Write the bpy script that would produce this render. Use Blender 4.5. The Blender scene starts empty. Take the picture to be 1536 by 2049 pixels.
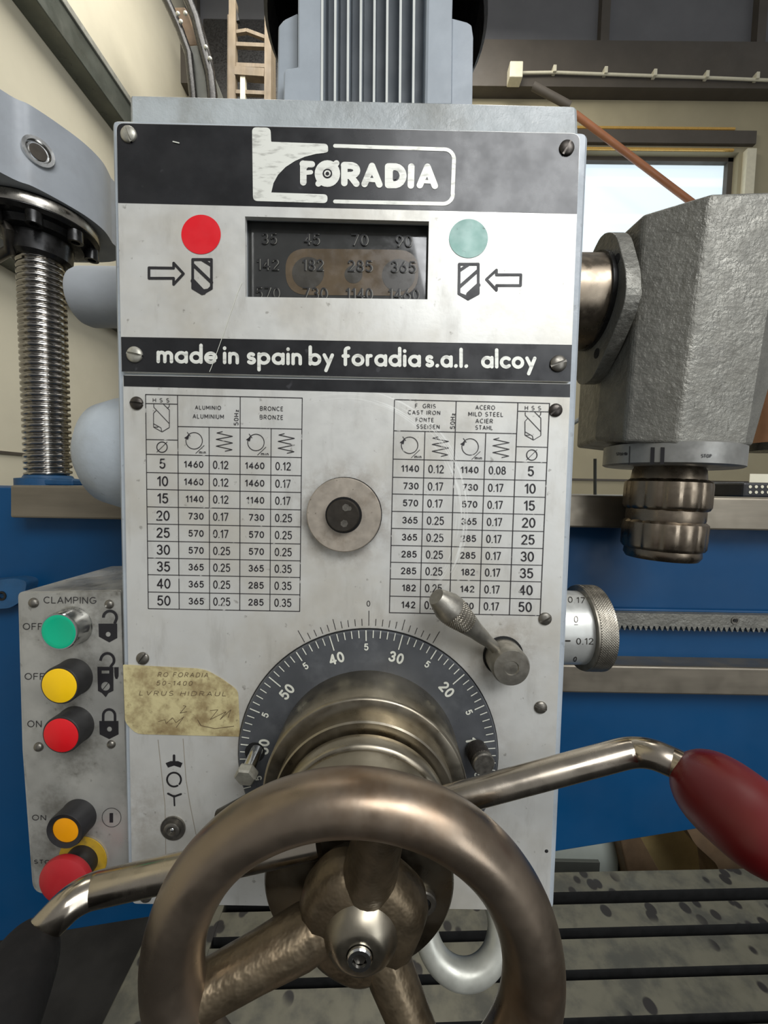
import bpy, bmesh, math, random
from mathutils import Vector, Matrix
from mathutils.geometry import tessellate_polygon
random.seed(7)
SC = bpy.context.scene
COL = SC.collection
pi = math.pi

# ------------------------------------------------------------------ camera
FPX, CX, CY = 800.0, 768.0, 1024.5           # focal length in pixels of the 1536x2049 frame
D, HC = 0.288, 1.30                           # distance to the machine's front panel (y = 0), height above the floor
Yc = Vector((6.0, 49.5, -800.0)).normalized()
Zc = Vector((213.0, 13118.0, 800.0)); Zc = (Zc - Zc.dot(Yc) * Yc).normalized()
Xc = Yc.cross(Zc)
R_cw = Matrix((Xc, Yc, Zc))                   # camera space -> world
CAM = Vector((0, -D, HC))
cam_data = bpy.data.cameras.new('camera')
cam_data.sensor_fit = 'HORIZONTAL'; cam_data.sensor_width = 36.0
cam_data.lens = FPX / 1536 * 36.0
cam_data.clip_start = 0.01; cam_data.clip_end = 100
cam = bpy.data.objects.new('camera', cam_data); COL.objects.link(cam)
cam.matrix_world = Matrix.Translation(CAM) @ R_cw.to_4x4()
SC.camera = cam

# ------------------------------------------------------------------ world, lights, exposure
world = bpy.data.worlds.new('world'); SC.world = world; world.use_nodes = True
bg = world.node_tree.nodes['Background']
bg.inputs['Color'].default_value = (0.97, 0.985, 1.0, 1); bg.inputs['Strength'].default_value = 0.27
SC.view_settings.view_transform = 'Standard'; SC.view_settings.look = 'None'
SC.view_settings.gamma = 1.0; SC.view_settings.use_curve_mapping = False
SC.view_settings.exposure = 0.0

def area(name, loc, target, sx, sy, power, col=(1, 1, 1)):
    l = bpy.data.lights.new(name, 'AREA'); l.shape = 'RECTANGLE'; l.size = sx; l.size_y = sy
    l.energy = power; l.color = col
    o = bpy.data.objects.new(name, l); COL.objects.link(o)
    o.location = loc
    o.rotation_euler = (Vector(target) - Vector(loc)).to_track_quat('-Z', 'Y').to_euler()
    return o
area('high_window_light', (1.0, -1.9, 3.0), (0, 0, 1.2), 2.0, 1.0, 67, (0.97, 0.985, 1.0))
area('added_tall_light', (1.9, -2.6, 1.7), (0.0, 0.1, 1.2), 0.9, 2.6, 26, (0.9, 0.95, 1.0))  # tall area light added behind the camera for upright highlights on metal
area('hall_lamp_light', (-0.2, 1.6, 4.6), (-0.4, 2.2, 1.5), 2.4, 1.2, 80, (1.0, 0.97, 0.91))

# ------------------------------------------------------------------ geometry of the view: pixel -> world point on a plane
def ray(px, py):
    return R_cw @ Vector(((px - CX) / FPX, -(py - CY) / FPX, -1.0))
def U(px, py, y=0.0):
    r = ray(px, py); return CAM + r * ((y + D) / r.y)
def UX(px, py, X):
    r = ray(px, py); return CAM + r * (X / r.x)
def UZ(px, py, z):
    r = ray(px, py); return CAM + r * ((z - HC) / r.z)
def S(y=0.0): return (y + D) / FPX
def SP(px, py, y): return (U(px+1, py, y) - U(px, py, y)).length

# ------------------------------------------------------------------ mesh builder
class MB:
    def __init__(s): s.v = []; s.f = []; s.mi = []; s.sm = []
    def add(s, vs, fs, mi=0, smooth=False):
        b = len(s.v); s.v += [Vector(p) for p in vs]
        for f in fs: s.f.append([b + i for i in f]); s.mi.append(mi); s.sm.append(smooth)
        return s
    def box(s, a, b, mi=0):
        x0, y0, z0 = a; x1, y1, z1 = b
        v = [(x0,y0,z0),(x1,y0,z0),(x1,y1,z0),(x0,y1,z0),(x0,y0,z1),(x1,y0,z1),(x1,y1,z1),(x0,y1,z1)]
        return s.add(v, [(0,1,5,4),(1,2,6,5),(2,3,7,6),(3,0,4,7),(4,5,6,7),(3,2,1,0)], mi)
    def prism(s, outer, back, holes=(), mi=0, cham=0.0, cdir=None):
        """outer: world points of a planar outline; extruded by vector back; optional front chamfer (m)"""
        outer = [Vector(p) for p in outer]; back = Vector(back)
        loops = [outer] + [[Vector(p) for p in h] for h in holes]
        flat = [p for l in loops for p in l]
        tris = tessellate_polygon(loops)
        if cham > 0:
            c = sum(outer, Vector()) / len(outer)
            ex = max((p - c).length for p in outer)
            inn = []
            n = len(outer)
            nb = back.normalized()
            for i, p in enumerate(outer):
                e1 = (p - outer[i-1]); e2 = (outer[(i+1) % n] - p)
                e1 = e1.normalized() if e1.length > 1e-9 else e2.normalized()
                e2 = e2.normalized() if e2.length > 1e-9 else e1
                n1 = nb.cross(e1); n2 = nb.cross(e2)
                if n1.dot(c - p) < 0: n1 = -n1
                if n2.dot(c - p) < 0: n2 = -n2
                m = n1 + n2; m = m / max(m.length_squared, 0.4) * 2 / 1.0
                inn.append(p + m * cham)
            ff = inn + [p for l in loops[1:] for p in l]
            s.add(ff, tris, mi)
            st = [p + nb * cham for p in outer]
            s.add(inn + st, [(i, (i+1) % n, n + (i+1) % n, n + i) for i in range(n)], mi)
            bk = [p + back for p in outer]
            s.add(st + bk, [(i, (i+1) % n, n + (i+1) % n, n + i) for i in range(n)], mi)
            hs = loops[1:]
        else:
            s.add(flat, tris, mi); hs = loops
        for l in hs:
            n = len(l)
            s.add(l + [p + back for p in l], [(i, (i+1) % n, n + (i+1) % n, n + i) for i in range(n)], mi)
        s.add([p + back for p in flat], [t[::-1] for t in tris], mi)
        return s
    def lathe(s, prof, o, w, seg=48, mi=0, smooth=True, mod=None, cap0=True, cap1=True, u=None):
        o = Vector(o); w = Vector(w).normalized()
        u = Vector(u) if u else (Vector((1,0,0)) if abs(w.x) < .9 else Vector((0,0,1)))
        u = (u - u.dot(w) * w).normalized(); v = w.cross(u)
        vs = []
        for (r, h) in prof:
            for k in range(seg):
                a = 2*pi*k/seg
                rr = mod(r, h, a) if mod else r
                vs.append(o + w*h + u*(rr*math.cos(a)) + v*(rr*math.sin(a)))
        fs = []
        for i in range(len(prof)-1):
            for k in range(seg):
                k2 = (k+1) % seg
                fs.append((i*seg+k, i*seg+k2, (i+1)*seg+k2, (i+1)*seg+k))
        s.add(vs, fs, mi, smooth)
        if cap0 and prof[0][0] > 1e-6: s.add(vs[:seg], [tuple(range(seg-1, -1, -1))], mi)
        if cap1 and prof[-1][0] > 1e-6: s.add(vs[-seg:], [tuple(range(seg))], mi)
        return s
    def tube(s, path, rad, seg=20, mi=0, caps=True):
        P = [Vector(p) for p in path]
        if not isinstance(rad, (list, tuple)): rad = [rad]*len(P)
        vs = []; n = None
        for i, p in enumerate(P):
            t = (P[min(i+1, len(P)-1)] - P[max(i-1, 0)]).normalized()
            if n is None:
                n = t.orthogonal().normalized()
            n = (n - n.dot(t)*t).normalized(); b = t.cross(n)
            for k in range(seg):
                a = 2*pi*k/seg; vs.append(p + (n*math.cos(a) + b*math.sin(a))*rad[i])
        fs = [(i*seg+k, i*seg+(k+1) % seg, (i+1)*seg+(k+1) % seg, (i+1)*seg+k) for i in range(len(P)-1) for k in range(seg)]
        s.add(vs, fs, mi, True)
        if caps:
            s.add(vs[:seg], [tuple(range(seg))], mi); s.add(vs[-seg:], [tuple(range(seg))], mi)
        return s
    def torus(s, o, w, R, r, seg=64, rs=20, mi=0, prof=None):
        pr = prof or [(R + r*math.cos(2*pi*k/rs), r*math.sin(2*pi*k/rs)) for k in range(rs)]
        return s.lathe(pr + [pr[0]], o, w, seg, mi, True, cap0=False, cap1=False)
    def hull(s, pts, mi=0):
        bm = bmesh.new()
        for p in pts: bm.verts.new(p)
        bmesh.ops.convex_hull(bm, input=bm.verts)
        bm.verts.index_update()
        loose = [v for v in bm.verts if not v.link_faces]
        for v in loose: bm.verts.remove(v)
        bmesh.ops.dissolve_limit(bm, angle_limit=0.01, verts=bm.verts, edges=bm.edges)
        bm.verts.index_update()
        s.add([v.co.copy() for v in bm.verts], [[v.index for v in f.verts] for f in bm.faces], mi)
        bm.free(); return s
    def dome(s, o, w, r, h, seg=24, mi=0, base=0.0):
        pr = [(r, 0)] + [(r*math.cos(t*pi/2), base + h*math.sin(t*pi/2)) for t in [0, .2, .4, .6, .8, .93, 1]]
        return s.lathe(pr, o, w, seg, mi)

def finish(name, mb, mat, parent=None, origin=None, bevel=0, bseg=2, fix=True, sharp=None):
    me = bpy.data.meshes.new(name)
    org = Vector(origin) if origin is not None else (world_loc(parent) if parent else Vector((0, 0, 0)))
    me.from_pydata([tuple(p - org) for p in mb.v], [], mb.f)
    mats = mat if isinstance(mat, (list, tuple)) else [mat]
    for m in mats: me.materials.append(m)
    me.polygons.foreach_set('material_index', mb.mi)
    me.polygons.foreach_set('use_smooth', mb.sm)
    me.update()
    bm = bmesh.new(); bm.from_mesh(me)
    bmesh.ops.remove_doubles(bm, verts=bm.verts, dist=1e-6)
    if fix: bmesh.ops.recalc_face_normals(bm, faces=bm.faces)
    bm.to_mesh(me); bm.free()
    if any(mb.sm): me.set_sharp_from_angle(angle=math.radians(sharp or 38))
    o = bpy.data.objects.new(name, me); COL.objects.link(o)
    if parent:
        o.parent = parent; o.location = org - world_loc(parent)
    else: o.location = org
    if bevel:
        b = o.modifiers.new('bevel', 'BEVEL'); b.width = bevel; b.segments = bseg; b.limit_method = 'ANGLE'
        b.angle_limit = math.radians(35)
    return o
def world_loc(o):
    v = Vector((0, 0, 0))
    while o: v = v + o.location; o = o.parent
    return v
def thing(name, loc, label, cat, group=None):
    o = bpy.data.objects.new(name, None); COL.objects.link(o); o.location = loc
    o.empty_display_size = 0.02
    o['label'] = label; o['category'] = cat
    if group: o['group'] = group
    return o
def tag(o, label, cat, group=None):
    o['label'] = label; o['category'] = cat
    if group: o['group'] = group
    return o
def struct(name, mb, mat, **k):
    o = finish(name, mb, mat, **k); o['kind'] = 'structure'; return o

# ------------------------------------------------------------------ materials
class NT:
    def __init__(s, name):
        s.m = bpy.data.materials.new(name); s.m.use_nodes = True; s.t = s.m.node_tree
        s.b = s.t.nodes['Principled BSDF']; s.tc = s.t.nodes.new('ShaderNodeTexCoord'); s.geo = s.t.nodes.new('ShaderNodeNewGeometry')
    def n(s, t): return s.t.nodes.new('ShaderNode' + t)
    def link(s, a, b): s.t.links.new(a, b)
    def put(s, sock, v):
        if isinstance(v, bpy.types.NodeSocket): s.link(v, sock)
        elif isinstance(v, (tuple, list)) and len(v) == 3 and sock.type == 'RGBA': sock.default_value = (*v, 1)
        else: sock.default_value = v
    def math(s, op, a, b=None, c=None, clamp=False):
        n = s.n('Math'); n.operation = op; n.use_clamp = clamp
        for i, x in enumerate((a, b, c)):
            if x is not None: s.put(n.inputs[i], x)
        return n.outputs[0]
    def vec(s, op, a, b=None, out=0):
        n = s.n('VectorMath'); n.operation = op; s.put(n.inputs[0], a)
        if b is not None: s.put(n.inputs[1], b)
        return n.outputs[out]
    def noise(s, scale, detail=3, rough=.55, vec=None, dist=0.0):
        n = s.n('TexNoise'); n.inputs['Scale'].default_value = scale; n.inputs['Detail'].default_value = detail
        n.inputs['Roughness'].default_value = rough; n.inputs['Distortion'].default_value = dist
        s.link(vec or s.geo.outputs['Position'], n.inputs['Vector']); return n.outputs['Fac']
    def ramp(s, fac, lo, hi, a=0.0, b=1.0):
        n = s.n('MapRange'); n.interpolation_type = 'SMOOTHSTEP'
        for k, v in (('Value', fac), ('From Min', lo), ('From Max', hi), ('To Min', a), ('To Max', b)): s.put(n.inputs[k], v)
        return n.outputs['Result']
    def mix(s, fac, a, b):
        n = s.n('Mix'); n.data_type = 'RGBA'
        s.put(n.inputs['Factor'], fac); s.put(n.inputs[6], a); s.put(n.inputs[7], b); return n.outputs[2]
    def bump(s, h, strength, dist):
        n = s.n('Bump'); n.inputs['Strength'].default_value = strength; n.inputs['Distance'].default_value = dist
        s.link(h, n.inputs['Height'])
        if s.b.inputs['Normal'].is_linked: s.link(s.b.inputs['Normal'].links[0].from_socket, n.inputs['Normal'])
        s.link(n.outputs[0], s.b.inputs['Normal'])

def srgb(r, g, b):
    f = lambda c: (c/255/12.92) if c/255 <= .04045 else ((c/255+.055)/1.055)**2.4
    return (f(r), f(g), f(b))
def mat(name, col, rough=.5, metal=0.0, var=.12, vscale=30, dirt=0.0, dirtcol=(.05, .04, .03), dscale=14, bump=0.0, bscale=300, bdist=.0005,
        rvar=.1, spec=.5, coat=0.0, speck=0.0, speckcol=(.02,.02,.02), sscale=160, stretch=None):
    t = NT(name); p = t.b
    vec = None
    if stretch:
        vec = t.vec('MULTIPLY', t.geo.outputs['Position'], stretch)
    n1 = t.noise(vscale, 4, .6, vec)
    f = t.ramp(n1, .3, .7, 1 - var, 1 + var)
    c = t.vec('SCALE', col); c.node.inputs[0].default_value = col; t.link(f, c.node.inputs['Scale'])
    if dirt > 0:
        c = t.mix(t.ramp(t.noise(dscale, 6, .65, vec), .48, .72, 0, dirt), c, dirtcol)
    if speck > 0:
        c = t.mix(t.ramp(t.noise(sscale, 2, .5), .68, .74, 0, speck), c, speckcol)
    t.put(p.inputs['Base Color'], c)
    t.put(p.inputs['Roughness'], t.ramp(t.noise(vscale*1.7, 4), .3, .7, max(.04, rough - rvar), min(1, rough + rvar)))
    p.inputs['Metallic'].default_value = metal
    p.inputs['Specular IOR Level'].default_value = spec
    p.inputs['Coat Weight'].default_value = coat
    if bump > 0: t.bump(t.noise(bscale, 3, .6), bump, bdist)
    return t.m

M = {}
M['grey_paint'] = mat('grey_paint', srgb(164, 171, 176), .42, 0, .06, 25, dirt=.25, dirtcol=srgb(120,118,110), dscale=20, bump=.25, bscale=260, bdist=.0006, speck=.25, speckcol=srgb(90,90,90))
M['cap_paint'] = mat('cap_paint', srgb(163, 168, 168), .42, 0, .12, 30, dirt=.55, dirtcol=srgb(120,118,108), dscale=16, bump=.55, bscale=190, bdist=.001, speck=.3, speckcol=srgb(215,215,210))
M['motor_paint'] = mat('motor_paint', srgb(150, 157, 163), .45, 0, .06, 25, bump=.15, bscale=300, bdist=.0004)
M['white_edge_paint'] = mat('fin_edge', srgb(200, 202, 196), .45, 0, .06)
M['slab_paint'] = mat('slab_paint', srgb(150, 154, 158), .5, 0, .08, 12, dirt=.3, dirtcol=srgb(110,105,95), dscale=9, bump=.2, bscale=150, bdist=.0008)
M['black_ink'] = mat('black_ink', (.012, .012, .013), .30, 0, .3, 30, rvar=.06, speck=.5, speckcol=(.06,.06,.065), sscale=90)
M['blue'] = mat('blue_paint', srgb(0, 60, 100), .5, 0, .06, 8, spec=.3, dirt=.25, dirtcol=srgb(0, 50, 84), dscale=7, bump=.06, bscale=60)
M['blue_dirty'] = mat('blue_dirty', srgb(25, 70, 105), .5, 0, .2, 30, dirt=.5)
M['cast_iron'] = mat('cast_iron', srgb(112, 110, 102), .46, .45, .12, 60, dirt=.35, dirtcol=srgb(82,79,70), dscale=22, bump=.8, bscale=230, bdist=.0012)
M['dark_steel'] = mat('dark_steel', srgb(70, 66, 60), .4, .8, .2, 60, dirt=.4)
M['black_iron'] = mat('black_iron', srgb(30, 29, 28), .32, .4, .3, 60)
M['steel'] = mat('steel', srgb(168, 163, 154), .27, 1, .08, 60, dirt=.3, dirtcol=srgb(90,80,68), dscale=35, rvar=.08)
M['rod_steel'] = mat('rod_steel', srgb(180, 170, 155), .24, 1, .06, 40, dirt=.25, dirtcol=srgb(110,98,82), dscale=25, rvar=.07)
M['hub_steel'] = mat('hub_steel', srgb(152, 144, 128), .33, 1, .08, 50, dirt=.5, dirtcol=srgb(95,84,66), dscale=22, rvar=.07)
M['rail_steel'] = mat('rail_steel', srgb(128, 120, 106), .42, .75, .14, 30, dirt=.45, dirtcol=srgb(80,75,66), dscale=12, stretch=(.15, 1, 1.5))
M['bronze'] = mat('wheel_metal', srgb(140, 126, 110), .36, .92, .10, 24, dirt=.75, dirtcol=srgb(112, 86, 60), dscale=11, rvar=.1, bump=.12, bscale=120, bdist=.0005)
M['wheel_hub'] = mat('wheel_hub_metal', srgb(98, 86, 68), .38, .8, .3, 60, dirt=.7, dirtcol=srgb(75, 60, 42), dscale=30, bump=.5, bscale=90, bdist=.002)
M['zinc'] = mat('zinc_casting', srgb(150, 146, 136), .4, .85, .12, 90, dirt=.4, dirtcol=srgb(100,92,80), dscale=60, bump=.2, bscale=500, bdist=.0003)
M['knurl'] = mat('knurled_metal', srgb(140, 134, 122), .38, .85, .12, 90, dirt=.3, dirtcol=srgb(90,82,70), dscale=60)
M['washer'] = mat('washer_metal', srgb(170, 160, 146), .45, .55, .1, 90, dirt=.5, dirtcol=srgb(120,105,88), dscale=60, speck=.7, speckcol=srgb(70,60,50), sscale=350)
M['drum_alu'] = mat('drum_aluminium', srgb(188, 188, 182), .38, .45, .06, 60, dirt=.2, dirtcol=srgb(130,128,120), dscale=30)
M['collar_grey'] = mat('collar_grey', srgb(140, 139, 134), .42, .6, .1, 60, dirt=.3, dirtcol=srgb(95,90,82), dscale=30)
M['chuck_steel'] = mat('chuck_steel', srgb(138, 126, 110), .33, 1, .1, 60, dirt=.4, dirtcol=srgb(92,78,62), dscale=30)
M['dial_grey'] = mat('dial_grey', srgb(82, 84, 87), .36, .25, .10, 40, dirt=.45, dirtcol=srgb(116, 118, 120), dscale=30)
M['white_mark'] = mat('white_mark', srgb(205, 205, 192), .5)
M['ink'] = mat('ink', srgb(30, 28, 30), .5, 0, .1)
M['ink_window'] = mat('window_ink', srgb(18, 17, 16), .5, 0, .1)
M['glint'] = mat('painted_glint', srgb(120, 118, 110), .4, 0, .1)
M['acrylic'] = mat('dark_acrylic', srgb(52, 52, 50), .12, 0, .15, 40, coat=.5)
M['acrylic_brown'] = mat('brown_slot', srgb(88, 75, 58), .25, 0, .15, 60)
M['acrylic_ring'] = mat('slot_disc', srgb(64, 61, 55), .25, 0, .15, 60)
M['red_print'] = mat('red_print', srgb(214, 22, 34), .38, 0, .05)
M['green_print'] = mat('green_print', srgb(118, 164, 152), .35, 0, .10, 40, speck=.6, speckcol=srgb(60,80,75), sscale=260)
M['screw'] = mat('screw_steel', srgb(112, 108, 100), .38, .75, .2, 200)
M['screw_light'] = mat('screw_light', srgb(165, 162, 150), .42, .5, .15, 200)
M['screw_dark'] = mat('screw_dark', srgb(70, 65, 60), .38, .7, .2, 200)
M['box_plate'] = mat('box_plate', srgb(182, 180, 172), .36, .55, .14, 26, dirt=.8, dirtcol=srgb(108,104,94), dscale=20, speck=.3, speckcol=srgb(80,75,68))
M['green_btn'] = mat('green_button', srgb(0, 168, 125), .35, 0, .05)
M['yellow_btn'] = mat('yellow_button', srgb(240, 192, 8), .5, 0, .05)
M['dull_yellow'] = mat('dull_yellow', srgb(186, 150, 40), .6, 0, .2, 60, dirt=.6, dirtcol=srgb(90,80,60), dscale=60)
M['red_btn'] = mat('red_button', srgb(205, 20, 28), .45, 0, .06)
M['orange_btn'] = mat('orange_button', srgb(228, 150, 10), .35, 0, .06)
M['mush'] = mat('red_mushroom', srgb(160, 28, 34), .5, 0, .1)
M['rubber'] = mat('black_rubber', srgb(40, 39, 38), .5, 0, .15, 80)
M['grip'] = mat('black_grip', srgb(26, 25, 25), .75, 0, .15, 80, spec=.2)
M['blackp'] = mat('black_plastic', srgb(34, 33, 34), .5, 0, .15, 80)
M['chrome'] = mat('chrome', srgb(205, 205, 202), .16, 1, .04)
M['red_knob'] = mat('red_knob', srgb(98, 13, 17), .36, 0, .12, 20, dirt=.3, dirtcol=srgb(98, 44, 40), dscale=8)
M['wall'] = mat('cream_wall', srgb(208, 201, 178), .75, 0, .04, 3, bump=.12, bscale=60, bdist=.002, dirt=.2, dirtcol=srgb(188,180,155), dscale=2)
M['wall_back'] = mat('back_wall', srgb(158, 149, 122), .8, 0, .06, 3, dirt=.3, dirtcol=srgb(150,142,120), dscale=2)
M['cladding'] = mat('grey_cladding', srgb(98, 98, 100), .6, 0, .05, 3)
M['beam'] = mat('dark_beam', srgb(78, 72, 64), .6, 0, .1, 4)
M['green_beam'] = mat('green_grey_steel', srgb(88, 92, 84), .35, .3, .15, 8, dirt=.4, dirtcol=srgb(120,120,110), dscale=5)
M['floor'] = mat('floor', srgb(16, 15, 14), .9, 0, .25, 5, dirt=.6, dirtcol=(.006,.006,.006), dscale=5)
M['table_iron'] = mat('table_iron', srgb(104, 102, 92), .45, .45, .12, 14, dirt=.45, dirtcol=srgb(60,60,56), dscale=18)
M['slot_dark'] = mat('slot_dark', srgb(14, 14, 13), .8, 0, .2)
M['wood'] = mat('ladder_wood', srgb(128, 114, 94), .65, 0, .15, 12, stretch=(3, 3, .4))
M['gold'] = mat('gold_trim', srgb(222, 178, 96), .3, .6, .05)
M['brown'] = mat('brown_rod', srgb(150, 98, 66), .5, 0, .1, 6)
M['conduit'] = mat('conduit_plastic', srgb(214, 208, 184), .5, 0, .05)
M['white_plastic'] = mat('white_plastic', srgb(200, 208, 198), .5, 0, .08, 5)
M['plywood'] = mat('plywood', srgb(205, 184, 128), .7, 0, .15, 9)
M['darkwood'] = mat('dark_wood', srgb(104, 84, 62), .7, 0, .3, 9)
M['lift_grey'] = mat('lift_grey', srgb(88, 90, 84), .6, 0, .15, 6)
M['light_casting'] = mat('light_casting', srgb(176, 176, 166), .4, .45, .12, 50, dirt=.3, dirtcol=srgb(120,118,108), dscale=25)
M['brown_tank'] = mat('brown_tank', srgb(132, 96, 72), .4, .4, .1, 5)

# aluminium plates with smudges and the circular scratches worn round the push knob
KNOB = U(687, 1030)
def scratch_mask(t, width, thr):
    """rings scratched into the chart plate: strongest on the right-hand side"""
    pos = t.geo.outputs['Position']
    sep = t.n('SeparateXYZ'); t.link(pos, sep.inputs[0])
    dx = t.math('SUBTRACT', sep.outputs[0], KNOB.x); dz = t.math('SUBTRACT', sep.outputs[2], KNOB.z)
    d = t.math('SQRT', t.math('ADD', t.math('MULTIPLY', dx, dx), t.math('MULTIPLY', dz, dz)))
    ang = t.math('ARCTAN2', dz, dx)
    near = t.math('SUBTRACT', 1.0, t.math('DIVIDE', t.math('ABSOLUTE', t.math('SUBTRACT', d, .0868)), width), clamp=True)
    cb = t.n('CombineXYZ'); t.link(t.math('MULTIPLY', d, 900.0), cb.inputs[0]); t.link(t.math('MULTIPLY', ang, 2.2), cb.inputs[1])
    n = t.noise(1.0, 2, .5, cb.outputs[0])
    rings = t.ramp(n, thr, thr + .06)
    side = t.math('MULTIPLY', t.ramp(ang, -.75, -.35), t.math('SUBTRACT', 1.0, t.ramp(ang, .95, 2.1)))
    return t.math('MULTIPLY', t.math('MULTIPLY', rings, t.ramp(near, 0, .5)), side)
def plate_mat(name, col, scratch=True):
    t = NT(name); p = t.b
    pos = t.geo.outputs['Position']
    c = t.mix(t.ramp(t.noise(9, 5, .6), .42, .68, 0, .55), col, srgb(178, 170, 152))
    st = t.vec('MULTIPLY', pos, (1.0, 1.0, .25))
    c = t.mix(t.ramp(t.noise(60, 5, .65, st), .52, .72, 0, .35), c, srgb(160, 156, 146))
    c = t.mix(t.ramp(t.noise(170, 3, .5), .66, .74, 0, .5), c, srgb(110, 104, 94))
    if scratch:
        c = t.mix(t.math('MULTIPLY', scratch_mask(t, .007, .52), .6), c, srgb(232, 232, 226))
        # brown grease round the push knob and the dial
        for (px, py, r0, r1, a) in ((687, 1030, .024, .050, .45), (736, 1511, .09, .115, .3), (1010, 1300, .012, .034, .45), (270, 1640, .0, .06, .35)):
            q = t.vec('DISTANCE', pos, tuple(U(px, py)), out=1)
            m = t.math('MULTIPLY', t.ramp(q, r0, r1, a, 0), t.ramp(t.noise(70, 5, .7), .35, .65))
            c = t.mix(m, c, srgb(128, 112, 92))
    t.put(p.inputs['Base Color'], c)
    st2 = t.vec('MULTIPLY', pos, (8.0, 8.0, .6))
    t.put(p.inputs['Roughness'], t.ramp(t.noise(60, 4, .6), .3, .7, .34, .5))
    p.inputs['Metallic'].default_value = .35
    t.bump(t.noise(220, 3, .6), .12, .0004)
    return t.m
M['plate'] = plate_mat('aluminium_plate', srgb(206, 205, 199))
M['plate_top'] = plate_mat('aluminium_plate_top', srgb(208, 207, 201), False)
def worn_ink():
    t = NT('worn_ink'); p = t.b
    m = t.math('MAXIMUM', scratch_mask(t, .0036, .50), t.math('MULTIPLY', t.ramp(t.noise(140, 2), .64, .7), .7))
    t.put(p.inputs['Base Color'], t.mix(m, srgb(26, 22, 26), srgb(190, 188, 182)))
    p.inputs['Roughness'].default_value = .5
    return t.m
M['worn_ink'] = worn_ink()
def logo_mat():
    t = NT('worn_white_logo'); p = t.b
    st = t.vec('MULTIPLY', t.geo.outputs['Position'], (.5, 1, 2.0))
    t.put(p.inputs['Base Color'], t.mix(t.ramp(t.noise(160, 4, .6, st), .5, .68, 0, .6), srgb(224, 224, 214), srgb(150, 148, 140)))
    p.inputs['Roughness'].default_value = .45; p.inputs['Metallic'].default_value = .2
    return t.m
M['logo'] = logo_mat()
def paper_mat():
    t = NT('yellowed_label'); p = t.b
    c = t.mix(t.ramp(t.noise(55, 6, .65), .38, .66), srgb(196, 184, 138), srgb(142, 124, 88))
    c = t.mix(t.ramp(t.noise(180, 4, .6), .58, .72, 0, .6), c, srgb(110, 92, 66))
    t.put(p.inputs['Base Color'], c); p.inputs['Roughness'].default_value = .45
    t.bump(t.noise(90, 5, .7), .4, .0008)
    return t.m
M['paper'] = paper_mat()
def table_mat():
    t = NT('oily_table_iron'); p = t.b
    c = t.mix(t.ramp(t.noise(16, 5, .6), .4, .65), srgb(92, 90, 78), srgb(66, 66, 60))
    v = t.n('TexVoronoi'); v.inputs['Scale'].default_value = 26; v.inputs['Randomness'].default_value = 1
    t.link(t.vec('MULTIPLY', t.geo.outputs['Position'], (1.2, 1, 1)), v.inputs['Vector'])
    m = t.math('MULTIPLY', t.ramp(v.outputs['Distance'], .26, .34, 1, 0), t.ramp(t.noise(5.0, 2), .46, .52))
    c = t.mix(m, c, srgb(30, 28, 28))
    t.put(p.inputs['Base Color'], c); p.inputs['Metallic'].default_value = .35
    t.put(p.inputs['Roughness'], t.ramp(t.noise(30, 4), .3, .7, .35, .55))
    return t.m
M['oily_table'] = table_mat()
def pane_mat():
    t = NT('daylit_frosted_pane')
    sep = t.n('SeparateXYZ'); t.link(t.geo.outputs['Position'], sep.inputs[0])
    w = t.math('SINE', t.math('MULTIPLY', sep.outputs[2], 22.0))
    c = t.mix(t.ramp(w, .55, .95, 0, .6), (.66, .79, .85), (.88, .96, 1.0))
    t.put(t.b.inputs['Base Color'], (.5, .55, .6)); t.b.inputs['Roughness'].default_value = .3
    t.put(t.b.inputs['Emission Color'], c); t.b.inputs['Emission Strength'].default_value = .95
    return t.m
M['pane'] = pane_mat()

# ------------------------------------------------------------------ stroke lettering (drawn on the surface, built as thin raised ribbons)
def arc(cx, cy, rx, ry, a0, a1, n=None):
    n = n or max(3, int(abs(a1 - a0) / 22) + 1)
    return [(cx + rx*math.cos(math.radians(a0 + (a1-a0)*i/n)), cy + ry*math.sin(math.radians(a0 + (a1-a0)*i/n))) for i in range(n+1)]
G = {}
G['0'] = (.56, [arc(.28, .5, .28, .5, 0, 360)]); G['O'] = (.78, [arc(.39, .5, .39, .5, 0, 360)])
G['1'] = (.30, [[(.02, .78), (.26, 1), (.26, 0)]])
G['2'] = (.56, [arc(.28, .73, .26, .27, 165, -28) + [(0, 0), (.56, 0)]])
G['3'] = (.56, [arc(.27, .745, .24, .255, 155, -85) + arc(.27, .27, .28, .27, 80, -155)])
G['4'] = (.60, [[(.44, 0), (.44, 1), (0, .27), (.60, .27)]])
G['5'] = (.56, [[(.50, 1), (.10, 1), (.05, .54)] + arc(.27, .325, .28, .325, 130, -150)])
G['6'] = (.56, [arc(.28, .31, .28, .31, 0, 360), [(.02, .40), (.38, 1)]])
G['7'] = (.54, [[(0, 1), (.54, 1), (.16, 0)]])
G['8'] = (.56, [arc(.28, .755, .22, .245, 0, 360), arc(.28, .26, .28, .26, 0, 360)])
G['9'] = (.56, [arc(.28, .69, .28, .31, 0, 360), [(.54, .60), (.18, 0)]])
G['.'] = (.06, [[(.02, 0), (.04, 0.02)]]); G['-'] = (.4, [[(0, .45), (.4, .45)]]); G[' '] = (.30, [])
G['A'] = (.66, [[(0, 0), (.33, 1), (.66, 0)], [(.12, .32), (.54, .32)]])
G['B'] = (.56, [[(0, 0), (0, 1), (.3, 1)] + arc(.30, .76, .22, .24, 90, -90) + [(0, .52)], [(.3, .52)] + arc(.30, .26, .26, .26, 90, -90) + [(0, 0)]])
G['C'] = (.66, [arc(.39, .5, .39, .5, 50, 310)])
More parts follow.
